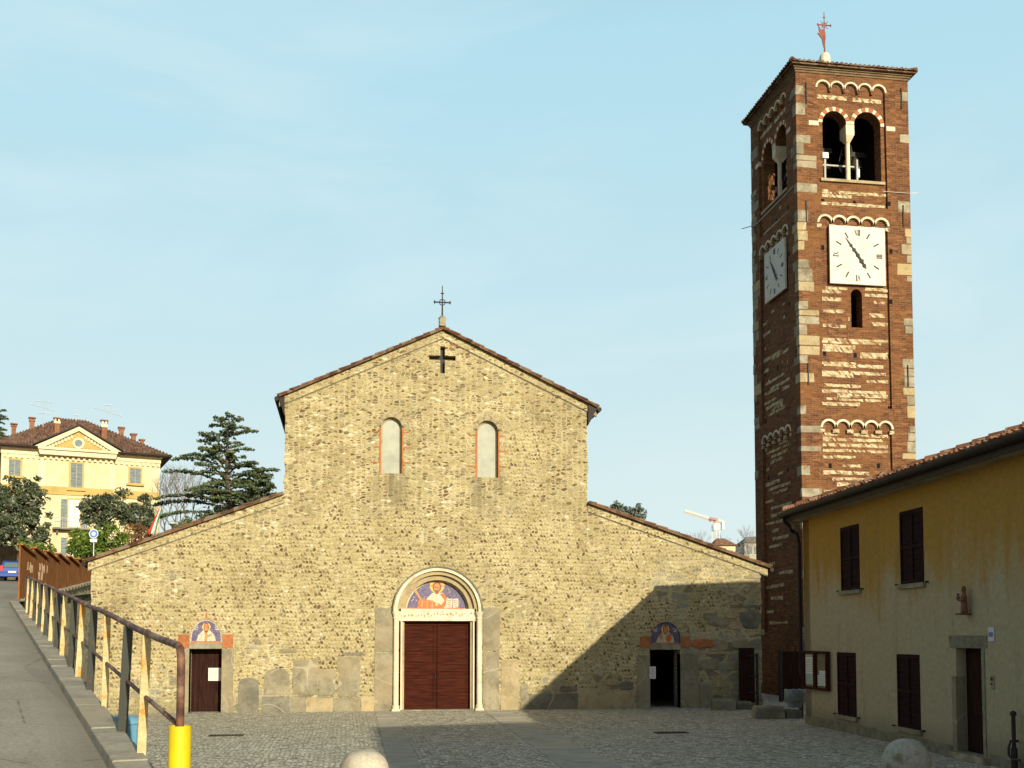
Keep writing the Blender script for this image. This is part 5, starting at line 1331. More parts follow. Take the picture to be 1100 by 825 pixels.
# wall under the fence
P = [(ya-7.5, -.3), (yb, -.3), (yb, fb(yb)-.07), (ya, fb(ya)-.07), (ya-7.5, fb(ya)-.8)]
w_.prism(P, -.0, .45, 0, Matrix.Translation((fx+.12, 0, 0)) @ Matrix.Rotation(PI/2, 4, 'Z'))
for i in range(44): yy = ya+i*.6; w_.box(fx+.05, fx+.35, yy, yy+.32, fb(yy)-.16, fb(yy)-.03, 1)
tag(w_.build('terrace_wall', [M['rough'], M['slab3']]), 'grey rubble retaining wall beneath the rusty plank fence left of the church', 'wall')
# second fence across, behind the car
f2 = empty('board_fence', atd(-30, 600, 84).xy.to_3d(), 0, 'grey-brown board fence behind the blue car at the left edge', 'fence')
gz = road_h(f2.location.x, f2.location.y)-.2; f2.location.z = gz; top = atd(5, 586.5, 84).z-gz
for i in range(9):
    mb = MB(); mb.box(i*.62, i*.62+.60, 0, .05, 0, top+.05*math.sin(i*2)); mb.build('panel', M['greywood'], f2)
mb = MB(); mb.box(-.1, 5.7, -.05, -.002, top*.7, top*.7+.1); mb.build('rail', M['greywood'], f2)

# ---------------- villa
vd = 100.0; vc = atd(85, 600, vd); VU = (RT*.899+FW*.438).normalized(); VNm = Vector((VU.y, -VU.x, 0))
vrz = math.atan2(VU.y, VU.x); VO = Vector((vc.x, vc.y, 0))
villa = empty('villa', VO, vrz, 'large cream-yellow villa with a pediment, grey-blue shutters and a hipped brown tiled roof', 'villa')
def VP_(px, py, off=0): q = onplane(px, py, VO+VNm*off, VNm); return (q-VO).dot(VU), q.z
k = NM('cream_stucco', .9, .15); u = k.uv(); n1 = k.noise(u, .6, 5, .6); n2 = k.noise(u, 6, 4, .7)
c = k.mix(k.ss(n1, .35, .65), (.52,.45,.27), (.62,.55,.35)); c = k.mix(k.ss(n2, .58, .72, 0, .4), c, (.50,.40,.22)); k.bump(n2, .2, .02); M['cream'] = k.col(c)
M['cream_trim'] = simple('pale_trim', (.62,.56,.38), var=.12, scale=1); M['ochre_trim'] = simple('ochre_trim', (.45,.325,.11), var=.15, scale=1)
M['greyshut'] = mat_wood('grey_blue_shutter', (.20,.24,.25), .3, True)
VR = VP_(171, 560)[0]; VL = -VR+.3; vz = VP_(85, 487)[1]; vg = 6.0; dep = 15
mb = MB(); mb.box(VL, VR, 0, dep, vg-2, vz); mb.build('wall', M['cream'], villa)
b0, b1 = VP_(43, 500)[0], VP_(122, 500)[0]; bc = (b0+b1)/2
mb = MB(); mb.box(b0, b1, -.35, -.002, vg, vz-.46); mb.box(b0, b1, -.95, -.002, vz-.459, vz-.0); mb.build('centre_bay', M['cream'], villa)
mb = MB()
for x in (b0+.15, b1-.15): mb.box(x-.3, x+.3, -.43, -.352, vg, vz-1.0)
for x in (VR-.35, VL+.35): mb.box(x-.3, x+.3, -.08, -.002, vg, vz-1.0)
mb.box(VL-.05, VR+.05, -.10, -.002, vz-.45, vz-.0); mb.box(b0-.1, b1+.1, -1.05, -.952, vz-.45, vz-.001)
mb.box(VL-.2, b0-.1, -.4, -.002, vz+.001, vz+.22); mb.box(b1+.1, VR+.2, -.4, -.002, vz+.001, vz+.22); mb.box(b0-.25, b1+.25, -1.25, -.002, vz+.001, vz+.23)
x = VL+.2
while x < VR:
    f_ = b0 < x < b1; y = -.5 if f_ else -.1
    mb.box(x, x+.22, y-.10, y-.001, vz-.80, vz-.50); x += .48
mb.build('entablature', M['cream_trim'], villa)
sc0, sc1 = VP_(85, 533)[1], VP_(85, 524.5)[1]
mb = MB(); mb.box(VL-.03, b0, -.12, -.001, sc0, sc1); mb.box(b1, VR+.03, -.12, -.001, sc0, sc1); mb.box(b0-.03, b1+.03, -.46, -.351, sc0, sc1); mb.build('string_course', M['ochre_trim'], villa)
# pediment
pa = (b0+b1)/2; paz = VP_(pa*0+85, 459.5, .6)[1]; pz = vz+.23; e0_, e1_ = b0-.55, b1+.55
mb = MB(); mb.prism([(e0_+.5, pz), (e1_-.5, pz), (pa, paz-.35)], -.96, 0, 0); mb.build('tympanum', M['ochre_trim'], villa)
mb = MB()
for sgn, x in ((1, e0_), (-1, e1_)):
    P = [(x, pz), (x+sgn*.9, pz), (pa, paz-.4), (pa, paz)]
    mb.prism(P if sgn > 0 else P[::-1], -1.25, -.962)
    for i in range(11):
        t = .13+.78*i/11; xx = x+(pa-x)*t; zz = pz+(paz-pz)*t-.48-.05; mb.box(xx-.1, xx+.1, -1.08, -.964, zz-.28, zz)
ring(mb, pa, VP_(84, 478)[1], .34, .52, -1.02, -.964, 0, 2*PI, 20)
mb.build('raking_moulding', M['cream_trim'], villa)
mb = MB(); mb.prism(circ(pa, VP_(84, 478)[1], .34), -.98, -.962); mb.build('round_window', M['greyshut'], villa)
mb = MB()
for sgn, x in ((1, e0_-.15), (-1, e1_+.15)):
    P = [(x, pz+.06), (pa, paz+.06), (pa, paz+.2), (x, pz+.18)]
    mb.prism(P if sgn > 0 else P[::-1], -1.4, 4)
mb.build('pediment_roof', M['gutter'], villa)
# main roof
ez_ = vz+.25; ov_ = .9; rx0, rx1 = VP_(64, 451, -dep/2)[0], VP_(92, 452, -dep/2)[0]; rz_ = VP_(80, 451, -dep/2)[1]
rm = (rx0+rx1)/2
mb = MB(); V = [(VL-ov_,-ov_,ez_),(VR+ov_,-ov_,ez_),(VR+ov_,dep+ov_,ez_),(VL-ov_,dep+ov_,ez_),(rx0,dep/2,rz_),(rx1,dep/2,rz_)]
mb.add(V+[(a, b, c_-.15) for a, b, c_ in V[:4]], [(0,1,5,4),(1,2,5),(2,3,4,5),(3,0,4),(0,6,7,1),(1,7,8,2),(3,9,6,0),(6,9,8,7)])
N_ = 60
for i in range(N_):
    x = VL-ov_+(VR-VL+2*ov_)*(i+.5)/N_
    if x < rx0: t = (x-VL+ov_)/(rx0-VL+ov_)
    elif x > rx1: t = (VR+ov_-x)/(VR+ov_-rx1)
    else: t = 1
    mb.tube([(x, -ov_-.05, ez_+.03), (x, -ov_+(dep/2+ov_)*t, ez_+(rz_-ez_)*t+.03)], .09, 4)
rf = mb.build('roof', M['villa_tiles'], villa)
mb = MB(); mb.tube([(VL-ov_, -ov_-.1, ez_-.05), (b0-.5, -ov_-.1, ez_-.05)], .1, 6); mb.tube([(b1+.5, -ov_-.1, ez_-.05), (VR+ov_, -ov_-.1, ez_-.05), (VR+ov_+.1, dep, ez_-.05)], .1, 6); mb.build('gutter', M['gutter'], villa)
def chim(px, pyt, pyb, w_, off, white=False):
    x, zt = VP_(px, pyt, -off); zb = VP_(px, pyb, -off)[1]; h = zt-zb; mb = MB(); w_ *= .72
    mb.box(x-w_, x+w_, off-w_, off+w_, zb-.9, zt-h*.35); mb.box(x-w_-.06, x+w_+.06, off-w_-.06, off+w_+.06, zt-h*.35, zt-h*.22, 1 if white else 0)
    for q in (-1, 1): mb.box(x+q*w_*.7-.08, x+q*w_*.7+.08, off-w_, off+w_, zt-h*.22, zt-.10, 1 if white else 0)
    mb.box(x-w_-.12, x+w_+.12, off-w_-.12, off+w_+.12, zt-.10, zt, 0); mb.build('chimney', [M['oldbrick'], M['cream_trim']], rf)
for a in ((34.5, 448.5, 461, .30, 6.5), (15, 455, 465, .28, 5), (61.5, 449, 467, .32, 3.2, True), (112, 451.5, 474, .33, 2.6, True), (130.5, 459, 468, .30, 4.5), (143.5, 466, 472, .30, 4), (152.5, 472, 477, .25, 3)): chim(*a)
def antenna(px, pyt, pyb, off, arms):
    x, zt = VP_(px, pyt, -off); zb = VP_(px, pyb, -off)[1]; mb = MB(); mb.tube([(x, off, zb-.8), (x, off, zt)], .03, 5)
    for (dz, l, tl) in arms:
        z = zt-dz; mb.tube([(x-l, off, z+tl), (x+l, off, z-tl)], .022, 4)
        for i in range(5): q = -l+2*l*i/4; mb.tube([(x+q, off-.22, z-tl*q/l), (x+q, off+.22, z-tl*q/l)], .014, 4); mb.tube([(x+q, off, z-tl*q/l-.10), (x+q, off, z-tl*q/l+.14)], .012, 4)
    mb.build('antenna', M['galv'], rf)
antenna(47, 430, 452, 4.5, [(.15, .75, 0), (.75, 1.1, .25), (1.3, .5, 0)]); antenna(116, 434.5, 452, 3, [(.1, .3, 0), (.75, 1.2, .3)]); antenna(82, 445.5, 452, 7, [(.1, .2, 0)])
def vwin(pxc, pt, pb, w_, off, open_=False, sill=True):
    x, zt = VP_(pxc, pt, off); zb = VP_(pxc, pb, off)[1]; e = empty('window', (0,0,0), 0, parent=villa); y = -off
    mb = MB(); mb.plate(rect(x-w_-.14, x+w_+.14, zb-.0, zt+.14), [rect(x-w_, x+w_, zb+.01, zt)], y-.07, y-.001); mb.build('frame', M['ochre_trim'], e)
    for s in (-1, 1):
        if open_:
            mb = MB(); mb.box(x+s*(w_+w_*.5+.15)-w_*.5, x+s*(w_+w_*.5+.15)+w_*.5, y-.14, y-.072, zb, zt); mb.build('shutter', M['greyshut'], e)
        else:
            a, b = (x-w_+.02, x-.015) if s < 0 else (x+.015, x+w_-.02)
            mb = MB(); mb.box(a, b, y-.06, y-.002, zb+.03, zt-.02)
            zz = zb+.12
            while zz < zt-.1: mb.box(a+.05, b-.05, y-.075, y-.061, zz, zz+.05); zz += .12
            mb.build('shutter', M['greyshut'], e)
    if open_: mb = MB(); mb.box(x-w_, x+w_, y-.04, y-.002, zb, zt); mb.build('pane', M['paper'], e); mb = MB(); mb.box(x-.04, x+.04, y-.06, y-.041, zb, zt); mb.build('mullion', M['cream_trim'], e)
    if sill: mb = MB(); mb.box(x-w_-.3, x+w_+.3, y-.3, y-.071, zb-.22, zb-.01); mb.build('sill', M['ochre_trim'], e)
vwin(16, 494, 511, .50, 0); vwin(82.5, 498, 525, .52, .35); vwin(145.5, 503.5, 519.5, .50, 0)
vwin(80, 537, 566, .5, .35, True, False); vwin(146, 541, 566, .5, 0, False); vwin(16, 534, 560, .5, 0); vwin(79.5, 578, 598, .48, .35, True)
bz = VP_(80, 569)[1]; mb = MB(); bxx = VP_(76, 569)[0]; mb.box(bxx-1.6, bxx+1.6, -1.3, -.352, bz-.1, bz+.05)
for q in (-1.2, 1.2): mb.box(bxx+q-.08, bxx+q+.08, -.9, -.352, bz-.45, bz-.101)
mb.build('balcony', M['slab3'], villa)
mb = MB()
for i in range(17): mb.tube([(bxx-1.55+i*.194, -1.25, bz+.05), (bxx-1.55+i*.194, -1.25, bz+.95)], .014, 4)
mb.tube([(bxx-1.6, -1.25, bz+.95), (bxx+1.6, -1.25, bz+.95)], .025, 4); mb.build('balcony_rail', M['galv'], villa)

# ---------------- vegetation
def leafmat(name, c1, c2, c3=None):
    k = NM(name, .6, .25); v = k.geo(); isl = k.n('ShaderNodeNewGeometry').outputs['Random Per Island']
    c = k.ramp(isl, [(0, c1), (.6, c2), (1, c3 or c2)]); k.b.inputs['Subsurface Weight'].default_value = 0
    return k.col(c)
M['leaf_dark'] = leafmat('dark_evergreen_leaf', (.032,.045,.022), (.075,.098,.048), (.18,.20,.13)); M['leaf_bright'] = leafmat('bright_leaf', (.05,.09,.012), (.10,.16,.02), (.17,.22,.04))
M['needle'] = leafmat('cedar_needles', (.045,.072,.040), (.085,.12,.055), (.17,.19,.08)); M['rust_leaf'] = leafmat('rust_leaf', (.10,.045,.02), (.18,.085,.035))
M['grey_leaf'] = leafmat('hazy_green', (.09,.12,.10), (.14,.17,.14))
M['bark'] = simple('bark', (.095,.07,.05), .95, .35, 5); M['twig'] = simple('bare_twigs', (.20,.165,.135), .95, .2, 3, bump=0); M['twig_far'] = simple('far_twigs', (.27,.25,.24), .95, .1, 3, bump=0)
def leafs(mb, c, r, n, size, rng, squash=1.0, flat=0.0):
    for _ in range(n):
        d = Vector((rng.gauss(0,1), rng.gauss(0,1), rng.gauss(0,1))).normalized()*(rng.random()**.4)
        p = Vector((c[0]+d.x*r, c[1]+d.y*r, c[2]+d.z*r*squash)); s = size*rng.uniform(.6, 1.3)
        nrm = (Vector((rng.gauss(0,1), rng.gauss(0,1), rng.gauss(0,1)+flat*3))).normalized()
        a = nrm.orthogonal().normalized(); a = Matrix.Rotation(rng.uniform(0, 6.28), 3, nrm) @ a; b = nrm.cross(a)
        mb.add([p-a*s, p+b*s*.45, p+a*s, p-b*s*.45], [(0,1,2,3)])
def tree(name, base, height, crown, leaf_m, label, cat, n_clump=60, per=38, size=.16, clump=.55, seed=1, group=None, trunk_r=.18, spikes=0, parts=('trunk','crown')):
    """crown = list of ellipsoids (dx,dy,z,rx,ry,rz)"""
    rng = random.Random(seed); e = empty(name, base, 0, label, cat, group)
    mb = MB(); tops = []
    zc = crown[0][2]
    mb.tube([(0,0,-1), (.05,0,zc*.5), (crown[0][0]*.5, crown[0][1]*.5, zc)], [trunk_r*1.2, trunk_r, trunk_r*.6], 8)
    lf = MB()
    for (dx, dy, z, rx, ry, rz) in crown:
        for i in range(int(n_clump*rx*rz)):
            d = Vector((rng.gauss(0,1), rng.gauss(0,1), rng.gauss(0,1))).normalized()*(.55+.5*rng.random())
            c = (dx+d.x*rx, dy+d.y*ry, z+d.z*rz)
            leafs(lf, c, clump*rng.uniform(.5,1.15), per, size, rng, .75)
            if i % 4 == 0: mb.tube([(dx*.6, dy*.6, z-rz*.7), (c[0]*.6+dx*.4, c[1]*.6+dy*.4, (c[2]+z)/2), c], [trunk_r*.3, trunk_r*.16, .02], 4)
    for i in range(spikes):
        a = rng.uniform(0, 6.28); 
    mb.build('trunk', M['bark'], e); lf.build('crown', leaf_m, e)
    return e
def ground_at(p): return Vector((p.x, p.y, max(0, road_h(p.x, p.y)-.2)))
def px2m(d): return d/FL
def place_tree(pxc, d, ells, **kw):
    """ells in photo pixels: (cx, cy, rx, ry) at distance d"""
    p = atd(pxc, 600, d); b = ground_at(p); out = []
    for (cx, cy, rx, ry) in ells:
        q = atd(cx, cy, d); out.append((q.x-b.x, q.y-b.y, q.z-b.z, rx*d/FL, rx*d/FL*.8, ry*d/FL))
    return tree(kw.pop('name', 'evergreen_tree'), b, 0, out, **kw)
G1 = 'evergreens in front of the villa'
place_tree(20, 80, [(20, 565, 36, 28), (8, 545, 22, 22), (33, 540, 20, 22), (34, 521, 7, 16), (-10, 560, 22, 30), (10, 522, 10, 9)], leaf_m=M['leaf_dark'], label='large dark broad-leaved evergreen in front of the left part of the villa', cat='tree', seed=3, group=G1, size=.17, clump=.5, n_clump=18)
place_tree(112, 78, [(112, 552, 24, 16), (100, 548, 14, 14), (122, 545, 14, 14), (131, 531, 5, 8), (106, 536, 12, 7)], leaf_m=M['leaf_dark'], label='rounded dark evergreen in front of the villa, behind the round blue sign', cat='tree', seed=4, group=G1, size=.16, clump=.45, n_clump=24)
place_tree(150, 84, [(150, 556, 15, 16), (155, 542, 7, 14), (140, 550, 7, 12)], leaf_m=M['leaf_dark'], label='smaller dark evergreen near the right corner of the villa', cat='tree', seed=5, group=G1, size=.16, clump=.42, n_clump=26)
place_tree(105, 70, [(118, 580, 16, 16), (98, 585, 16, 14), (84, 578, 10, 12), (88, 590, 14, 14)], name='green_shrub', leaf_m=M['leaf_bright'], label='bright green shrub below the blue sign beside the church roof', cat='shrub', seed=6, size=.14, clump=.4, n_clump=36, trunk_r=.08)
place_tree(30, 74, [(30, 588, 16, 7), (50, 590, 12, 6)], name='green_shrub', leaf_m=M['leaf_bright'], label='low bright green shrub showing above the rusty plank fence', cat='shrub', seed=7, size=.12, clump=.35, n_clump=36, trunk_r=.06)
place_tree(145, 74, [(146, 575, 14, 12), (135, 584, 10, 10), (158, 576, 8, 6)], name='rusty_shrub', leaf_m=M['rust_leaf'], label='rust-brown leafless-looking shrub between the green shrub and the flag', cat='shrub', seed=8, size=.10, clump=.45, n_clump=30, trunk_r=.06)
place_tree(0, 95, [(-6, 590, 24, 20)], leaf_m=M['leaf_dark'], label='dark shaded evergreen mass behind the board fence at the left edge', cat='tree', seed=9, group=G1, size=.17, clump=.6, n_clump=14)
def cedar(pxc, pyt, pyb, d, halfw, label, seed, tiers, n_per=7, lean=0.0, dens=1.0):
    rng = random.Random(seed); p = atd(pxc, 600, d); b = ground_at(p); zt = atd(pxc, pyt, d).z-b.z; zb = atd(pxc, pyb, d).z-b.z
    e = empty('cedar_tree', b, 0, label, 'tree', 'cedars behind the buildings'); tr = MB(); lf = MB()
    def tp(z): t = z/zt; return Vector((lean*t*t*2+.15*math.sin(t*7), .1*math.sin(t*5), z))
    tr.tube([tp(zt*i/10)-Vector((0,0,1 if i == 0 else 0)) for i in range(11)], [.34*(1-i/10.6) for i in range(11)], 8)
    nb_ = tiers*n_per; a = 0
    for ti in range(nb_):
        for k_ in range(1):
            f = ((ti+rng.random())/nb_)**1.05; z = zb+(zt-zb)*f*.985; rad_ = halfw*(1-f)**.66+.45
            a += 2.4+rng.uniform(-.35,.35); L_ = rad_*rng.choice((.45,.7,.85,1.0,1.15))
            rise_ = rng.uniform(.12, .50)+f*.35; dv_ = Vector((math.cos(a), math.sin(a), 0)); c = tp(z); pts = []
            for i in range(6): t = i/5; pts.append(c+dv_*(L_*t)+Vector((0,0, rise_*L_*t - .36*L_*t*t)))
            tr.tube(pts, [.09*(1-t/5.5)*(1.2-f) +.008 for t in range(6)], 5)
            sd_ = Vector((-dv_.y, dv_.x, 0))
            for i in range(int(24*L_*dens)):
                t = .12+.88*rng.random()**.75; q = pts[0].lerp(pts[-1], t); q.z = c.z+rise_*L_*t-.36*L_*t*t
                wd = .22*L_*(1-t*.8)+.06
                q = q+sd_*rng.uniform(-wd, wd)+Vector((0,0,rng.uniform(-.05,.1)))
                leafs(lf, q, .17, 6, .13, rng, .35, .3)
    tr.build('trunk', M['bark'], e); lf.build('crown', M['needle'], e)
cedar(246, 446, 562, 78, 4.6, 'layered dark cedar rising behind the left aisle roof of the church', 5, 11, 6, lean=-.12, dens=.62)
cedar(276, 505, 568, 74, 3.6, 'low spreading cedar bough mass just left of the nave wall', 6, 5, 8)
cedar(-12, 438, 520, 118, 3.6, 'cedar whose flat boughs show at the left edge behind the villa', 7, 12)
place_tree(210, 76, [(205, 566, 18, 7), (225, 560, 14, 8), (245, 552, 22, 10)], name='evergreen_tree', leaf_m=M['needle'], label='low dark conifer foliage behind the church roof beneath the cedar', cat='tree', seed=19, size=.14, clump=.4, n_clump=30)
def bare(pxc, d, pyt, label, seed, m_='twig', spread=.42, depth=6, group=None, tr=.12, name='bare_tree', pyb=600):
    rng = random.Random(seed); p = atd(pxc, pyb, d); b = ground_at(p); zt = atd(pxc, pyt, d).z-b.z
    e = empty(name, b, 0, label, 'tree', group); t_ = MB(); cr_ = MB()
    def grow(p, dr, L_, r, k_):
        q = p+dr*L_; (t_ if k_ >= depth-1 else cr_).tube([p, p.lerp(q, .5)+Vector((rng.uniform(-.04,.04)*L_,)*3), q], [r, r*.85, r*.7], 5 if k_ > 2 else 3, cap=False)
        if k_ <= 0: return
        for _ in range(2 if k_ > 4 else 3):
            v_ = Vector((rng.gauss(0,1), rng.gauss(0,1), rng.gauss(0,.6))); nd = (dr+v_*spread+Vector((0,0,.12))).normalized(); grow(q, nd, L_*rng.uniform(.62,.86), r*.62, k_-1)
    grow(Vector((0,0,-.5)), Vector((0,0,1)), zt*.30, tr, depth)
    t_.build('trunk', M[m_], e); cr_.build('crown', M[m_], e)
G2 = 'bare winter trees behind the church'
bare(178, 96, 492, 'bare grey winter tree beside the right corner of the villa', 31, tr=.16, group=G2)
bare(200, 92, 505, 'bare brown winter tree between the villa and the tall cedar', 32, tr=.15, group=G2)
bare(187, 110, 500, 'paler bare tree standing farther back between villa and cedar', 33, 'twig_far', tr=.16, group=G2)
for i, (px, py, lab) in enumerate(((745, 566, 'thin bare tree left of the distant crane'), (779, 570, 'thin bare tree just right of the distant crane'), (793, 571, 'bare tree above the small cream house'), (804, 568, 'bare tree close against the tower edge'))):
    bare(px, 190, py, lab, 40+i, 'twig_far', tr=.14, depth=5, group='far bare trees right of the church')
# conifer tops peeping over the right aisle roof
for i, (px, py, r_, lab) in enumerate(((662, 544, 12, 'distant dark conifer top just right of the nave wall'), (684, 547, 9, 'small distant conifer top farther right over the aisle roof'))):
    place_tree(px, 150, [(px, py+8, r_, 9), (px, py, r_*.45, 5), (px-r_*.6, py+4, r_*.4, 3)], name='conifer', leaf_m=M['grey_leaf'], label=lab, cat='tree', seed=50+i, size=.28, clump=.6, n_clump=16, group='conifer tops over the right aisle')
# far houses
def far_house(name, px0, px1, pyt, pyb, d, wall, roof_m, label, wins_):
    a, b = atd(px0, pyb, d), atd(px1, pyb, d); w_ = (b-a).length; zt = atd(px0, pyt, d).z; gz = ground_at(a).z-1
    e = empty(name, (a.x, a.y, gz), -YAW, label, 'house', 'far houses behind the church'); h = zt-gz
    mb = MB(); mb.box(0, w_, 0, 8, 0, h); mb.build('wall', wall, e)
    mb = MB(); mb.add([(-.4,-.4,h),(w_+.4,-.4,h),(w_+.4,8.4,h),(-.4,8.4,h),(w_*.3,4,h+1.5),(w_*.7,4,h+1.5)], [(3,2,1,0),(0,1,5,4),(1,2,5),(2,3,4,5),(3,0,4)]); mb.build('roof', roof_m, e)
    for (u, v_) in wins_:
        f_ = empty('window', (0,0,0), 0, parent=e); mb = MB(); mb.box(w_*u-.5, w_*u+.5, -.05, -.001, h-v_-1.5, h-v_); mb.build('pane', M['greyshut'], f_); mb = MB(); mb.box(w_*u-.6, w_*u+.6, -.12, -.002, h-v_-1.65, h-v_-1.502); mb.build('sill', M['cream_trim'], f_)
far_house('distant_house', 769, 790, 586, 600, 170, M['cream'], M['tiles'], 'small cream-yellow distant house with a red tiled roof, below the crane', [(.25, .8), (.7, .8)])
M['greywall'] = simple('grey_render', (.36,.35,.28), var=.1, scale=1); M['greyroof'] = mat_tiles('greyish_tiles', (.24,.17,.13))
far_house('distant_house', 800, 826, 583, 600, 200, M['greywall'], M['greyroof'], 'greyish distant house partly hidden by the tower edge', [(.2, .7), (.5, .7), (.8, .7)])
# crane
M['crane_white'] = simple('crane_white', (.72,.70,.62), var=.05, bump=0); M['crane_red'] = simple('crane_red', (.50,.24,.22), var=.1, bump=0)
dC = 260; p0 = atd(769, 600, dC); gz = ground_at(p0).z; top_ = atd(769, 562, dC).z
cr = empty('tower_crane', (p0.x, p0.y, gz), -YAW, 'distant white tower crane with a red jib section above the right aisle roof', 'crane')
h = top_-gz
def lattice(mb, a, b, s, n, m_=0):
    a, b = Vector(a), Vector(b); d = (b-a).normalized(); u = d.orthogonal().normalized(); v = d.cross(u)
    cs = [(u+v)*s, (u-v)*s, (-u-v)*s, (v-u)*s]
    for c in cs: mb.tube([a+c, b+c], .07, 4, m_)
    for i in range(n):
        p, q = a.lerp(b, i/n), a.lerp(b, (i+1)/n)
        for j in range(4): mb.tube([p+cs[j], q+cs[(j+1)%4]], .06, 4, m_)
mb = MB(); lattice(mb, (0,0,0), (0,0,h+.5), .62, 22); mb.build('mast', M['crane_white'], cr)
s_ = dC/FL
j0 = (-33.5*s_, 0, h+(562-549)*s_); j1 = (-7*s_, 0, h+(562-557.5)*s_); j2 = (2*s_, 0, h+.6)
mb = MB(); lattice(mb, j0, j1, .28, 18); mb.build('jib', M['crane_white'], cr)
mb = MB(); lattice(mb, j1, j2, .34, 7); mb.box(-6*s_, 1*s_, -.3, .3, h+.6, h+1.1); mb.build('jib_root', M['crane_red'], cr)
mb = MB(); lattice(mb, j2, (9*s_, 0, h+.0), .32, 5); mb.box(6.5*s_, 9.5*s_, -.5, .5, h-1.6, h+.4); mb.build('counter_jib', M['crane_white'], cr)
mb = MB(); mb.box(-.6, .6, -.9, -.62, h-1.8, h-.2); mb.build('cab', M['crane_white'], cr)

# ---------------- sign, flag, lamp, car
p = atd(101, 573.5, 66); b = ground_at(p); e = empty('road_sign', b, -YAW, 'round blue and white road sign with a small plate, in front of the green shrub', 'sign')
z = p.z-b.z; mb = MB(); mb.tube([(0,0,0), (0,0,z+.3)], .03, 8); mb.build('pole', M['galv'], e)
sb = simple('sign_blue', (.12,.24,.50), .4, .06, bump=0); sw = simple('sign_white', (.70,.72,.74), .4, .05, bump=0)
mb = MB(); r = 5.0*66/FL; mb.prism(circ(0, z, r, 28), -.06, -.04, 0); mb.prism(circ(0, z, r*.86, 28), -.065, -.061, 1); mb.prism(circ(0, z, r*.42, 24), -.07, -.066, 0); mb.build('disc', [sw, sb], e)
mb = MB(); mb.box(-r*.75, r*.75, -.06, -.04, z-r*1.75, z-r*1.1); mb.build('plate', sw, e)
# folded tricolour flag on a short staff
p = atd(165, 560, 72); b = ground_at(p); e = empty('flag', b, -YAW+.3, 'drooping green, white and red flag on a slanted staff at the villa corner', 'flag')
z = p.z-b.z; s_ = 72/FL
mb = MB(); mb.tube([(0,0,0), (0,0,z-.9), (.45, 0, z+1.0)], .035, 6); mb.build('staff', M['galv'], e)
fl = MB(); rows, cols = 12, 9
for ci in range(3):
    V = []
    for j in range(rows+1):
        for i in range(4):
            t = j/rows; uu = (ci+i/3)/3; x = .40-t*.75+uu*(.14+.40*t)-.05; y_ = .07*math.sin(uu*15+t*3); zz = z+.9-t*1.75-uu*.12*(1-t)
            V.append((x, y_, zz))
    fl.add(V, [(j*4+i, j*4+i+1, (j+1)*4+i+1, (j+1)*4+i) for j in range(rows) for i in range(3)], ci)
fo = fl.build('cloth', [simple('flag_red', (.62,.05,.03), .8, .1, bump=0), simple('flag_white', (.70,.68,.62), .8, .05, bump=0), simple('flag_green', (.05,.22,.08), .8, .1, bump=0)], e, smooth=True)
so_ = fo.modifiers.new('thick', 'SOLIDIFY'); so_.thickness = .01
p = atd(185, 562, 70); b = ground_at(p); e = empty('street_lamp', b, 0, 'small street lamp head showing above the left aisle roof beside the bare trees', 'street lamp')
z = p.z-b.z; mb = MB(); mb.tube([(0,0,0), (0,0,z-.15)], [.06, .04], 8); mb.build('pole', M['iron'], e)
mb = MB(); mb.lathe([(.05, z-.15), (.30, z-.05), (.28, z+.02), (.12, z+.12), (.02, z+.16)], 14); mb.build('lamp_shade', M['galv'], e)

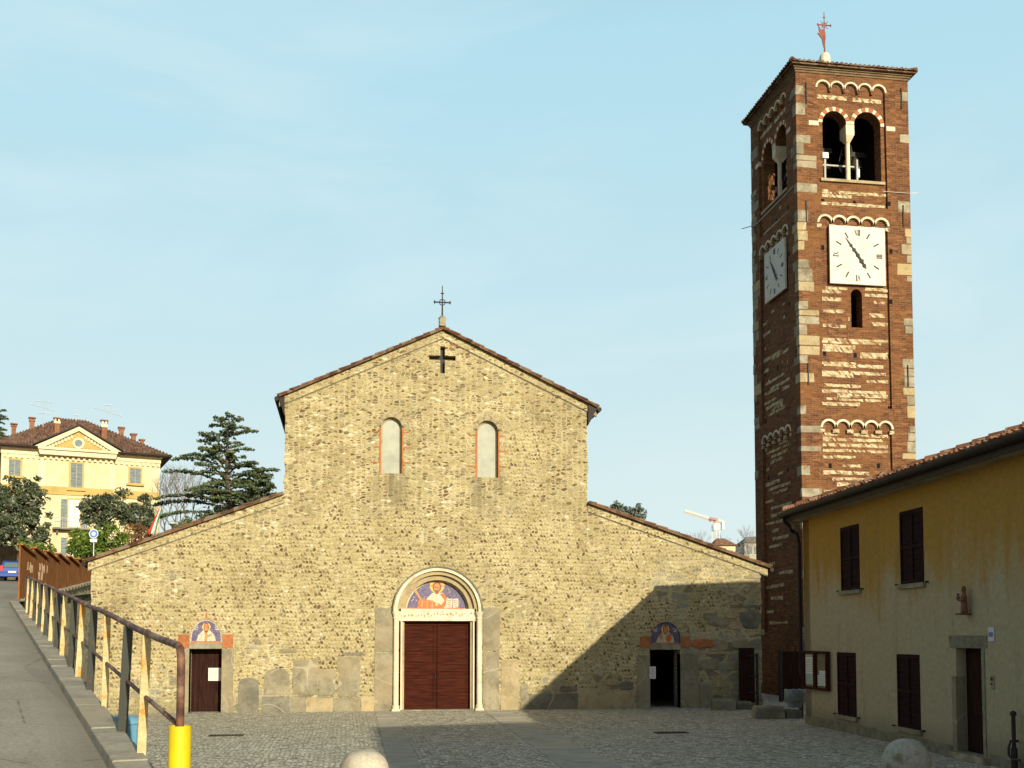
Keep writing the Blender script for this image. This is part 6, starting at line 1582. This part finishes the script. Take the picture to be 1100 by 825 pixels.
# blue hatchback, seen from behind, climbing the road
car = empty('parked_car', (0,0,0), 0, 'blue hatchback seen from behind on the road at the left edge', 'car')
cp = atd(13, 621.5, 76); zc_ = road_h(cp.x, cp.y)-.12; car.location = (cp.x, cp.y, atd(13, 622, 76).z if abs(atd(13,622,76).z-zc_) < .0 else zc_); car.rotation_euler = (rad(3.9), 0, math.atan2(-RD.x, RD.y)-.12)
cb = NM('blue_car_paint', .3, .5); cb.b.inputs['Coat Weight'].default_value = .5; cb.col((.02,.07,.30)); glass = NM('car_glass', .1, .5); glass.col((.10,.15,.14)); blk = M['iron']
W2 = .84; prof = [(0.0, .38), (-.02, .72), (.06, .95), (.34, 1.38), (.60, 1.46), (1.9, 1.44), (2.75, 1.02), (3.75, .88), (3.9, .6), (3.88, .32), (0.05, .30)]
mb = MB(); n = len(prof)
def sect(s, inset): return [(s*(W2-(inset if z > .98 else inset*.3 if z > .8 else 0)), y, z) for y, z in prof]
V = sect(-1, .20)+sect(-.9, .14)[:0]+sect(1, .20); V = V[:n]+V[-n:]
mb.add(V, [tuple((i, (i+1)%n, n+(i+1)%n, n+i)) for i in range(n)]+[tuple(range(n))[::-1], tuple(range(n, 2*n))]); mb.build('body', cb.mat, car, bevel=.05)
mb = MB(); mb.add([(-.58, .105, 1.0), (.58, .105, 1.0), (.50, .325, 1.33), (-.50, .325, 1.33)], [(0,1,2,3)]); mb.v = [(x, y-.03, z) for x, y, z in mb.v]; mb.build('rear_window', glass.mat, car)
mb = MB()
for s in (-1, 1): mb.add([(s*(W2-.135), .7, 1.02), (s*(W2-.135), 2.3, 1.02), (s*(W2-.185), 1.9, 1.38), (s*(W2-.185), .8, 1.38)], [(0,1,2,3)])
mb.v = [(x*1.02+math.copysign(.02, x), y, z) for x, y, z in mb.v]; mb.build('side_window', glass.mat, car)
red = NM('tail_red', .3, .5); red.col((.65,.03,.05))
for s in (-1, 1): mb = MB(); mb.box(min(s*.60, s*.81), max(s*.60, s*.81), -.05, .05, .74, 1.12); mb.build('tail_light', red.mat, car, bevel=.02)
mb = MB(); mb.box(-.26, .26, -.05, -.022, .62, .74); mb.build('number_plate', M['paper'], car)
mb = MB(); mb.box(-.80, .80, -.07, .0, .36, .56); mb.build('bumper', cb.mat, car, bevel=.02)
for x in (-.74, .74):
    for y in (.65, 3.1):
        wh = MB(); wh.lathe([(.30, -.1), (.32, -.06), (.32, .06), (.30, .1)], 20, 0, Matrix.Translation((x, y, .32)) @ Matrix.Rotation(PI/2, 4, 'Y')); o = wh.build('wheel', blk, car)
        rm_ = MB(); rm_.lathe([(.19, -.115), (.17, .115)], 14, 0, Matrix.Translation((x, y, .32)) @ Matrix.Rotation(PI/2, 4, 'Y')); rm_.build('rim', M['galv'], o)
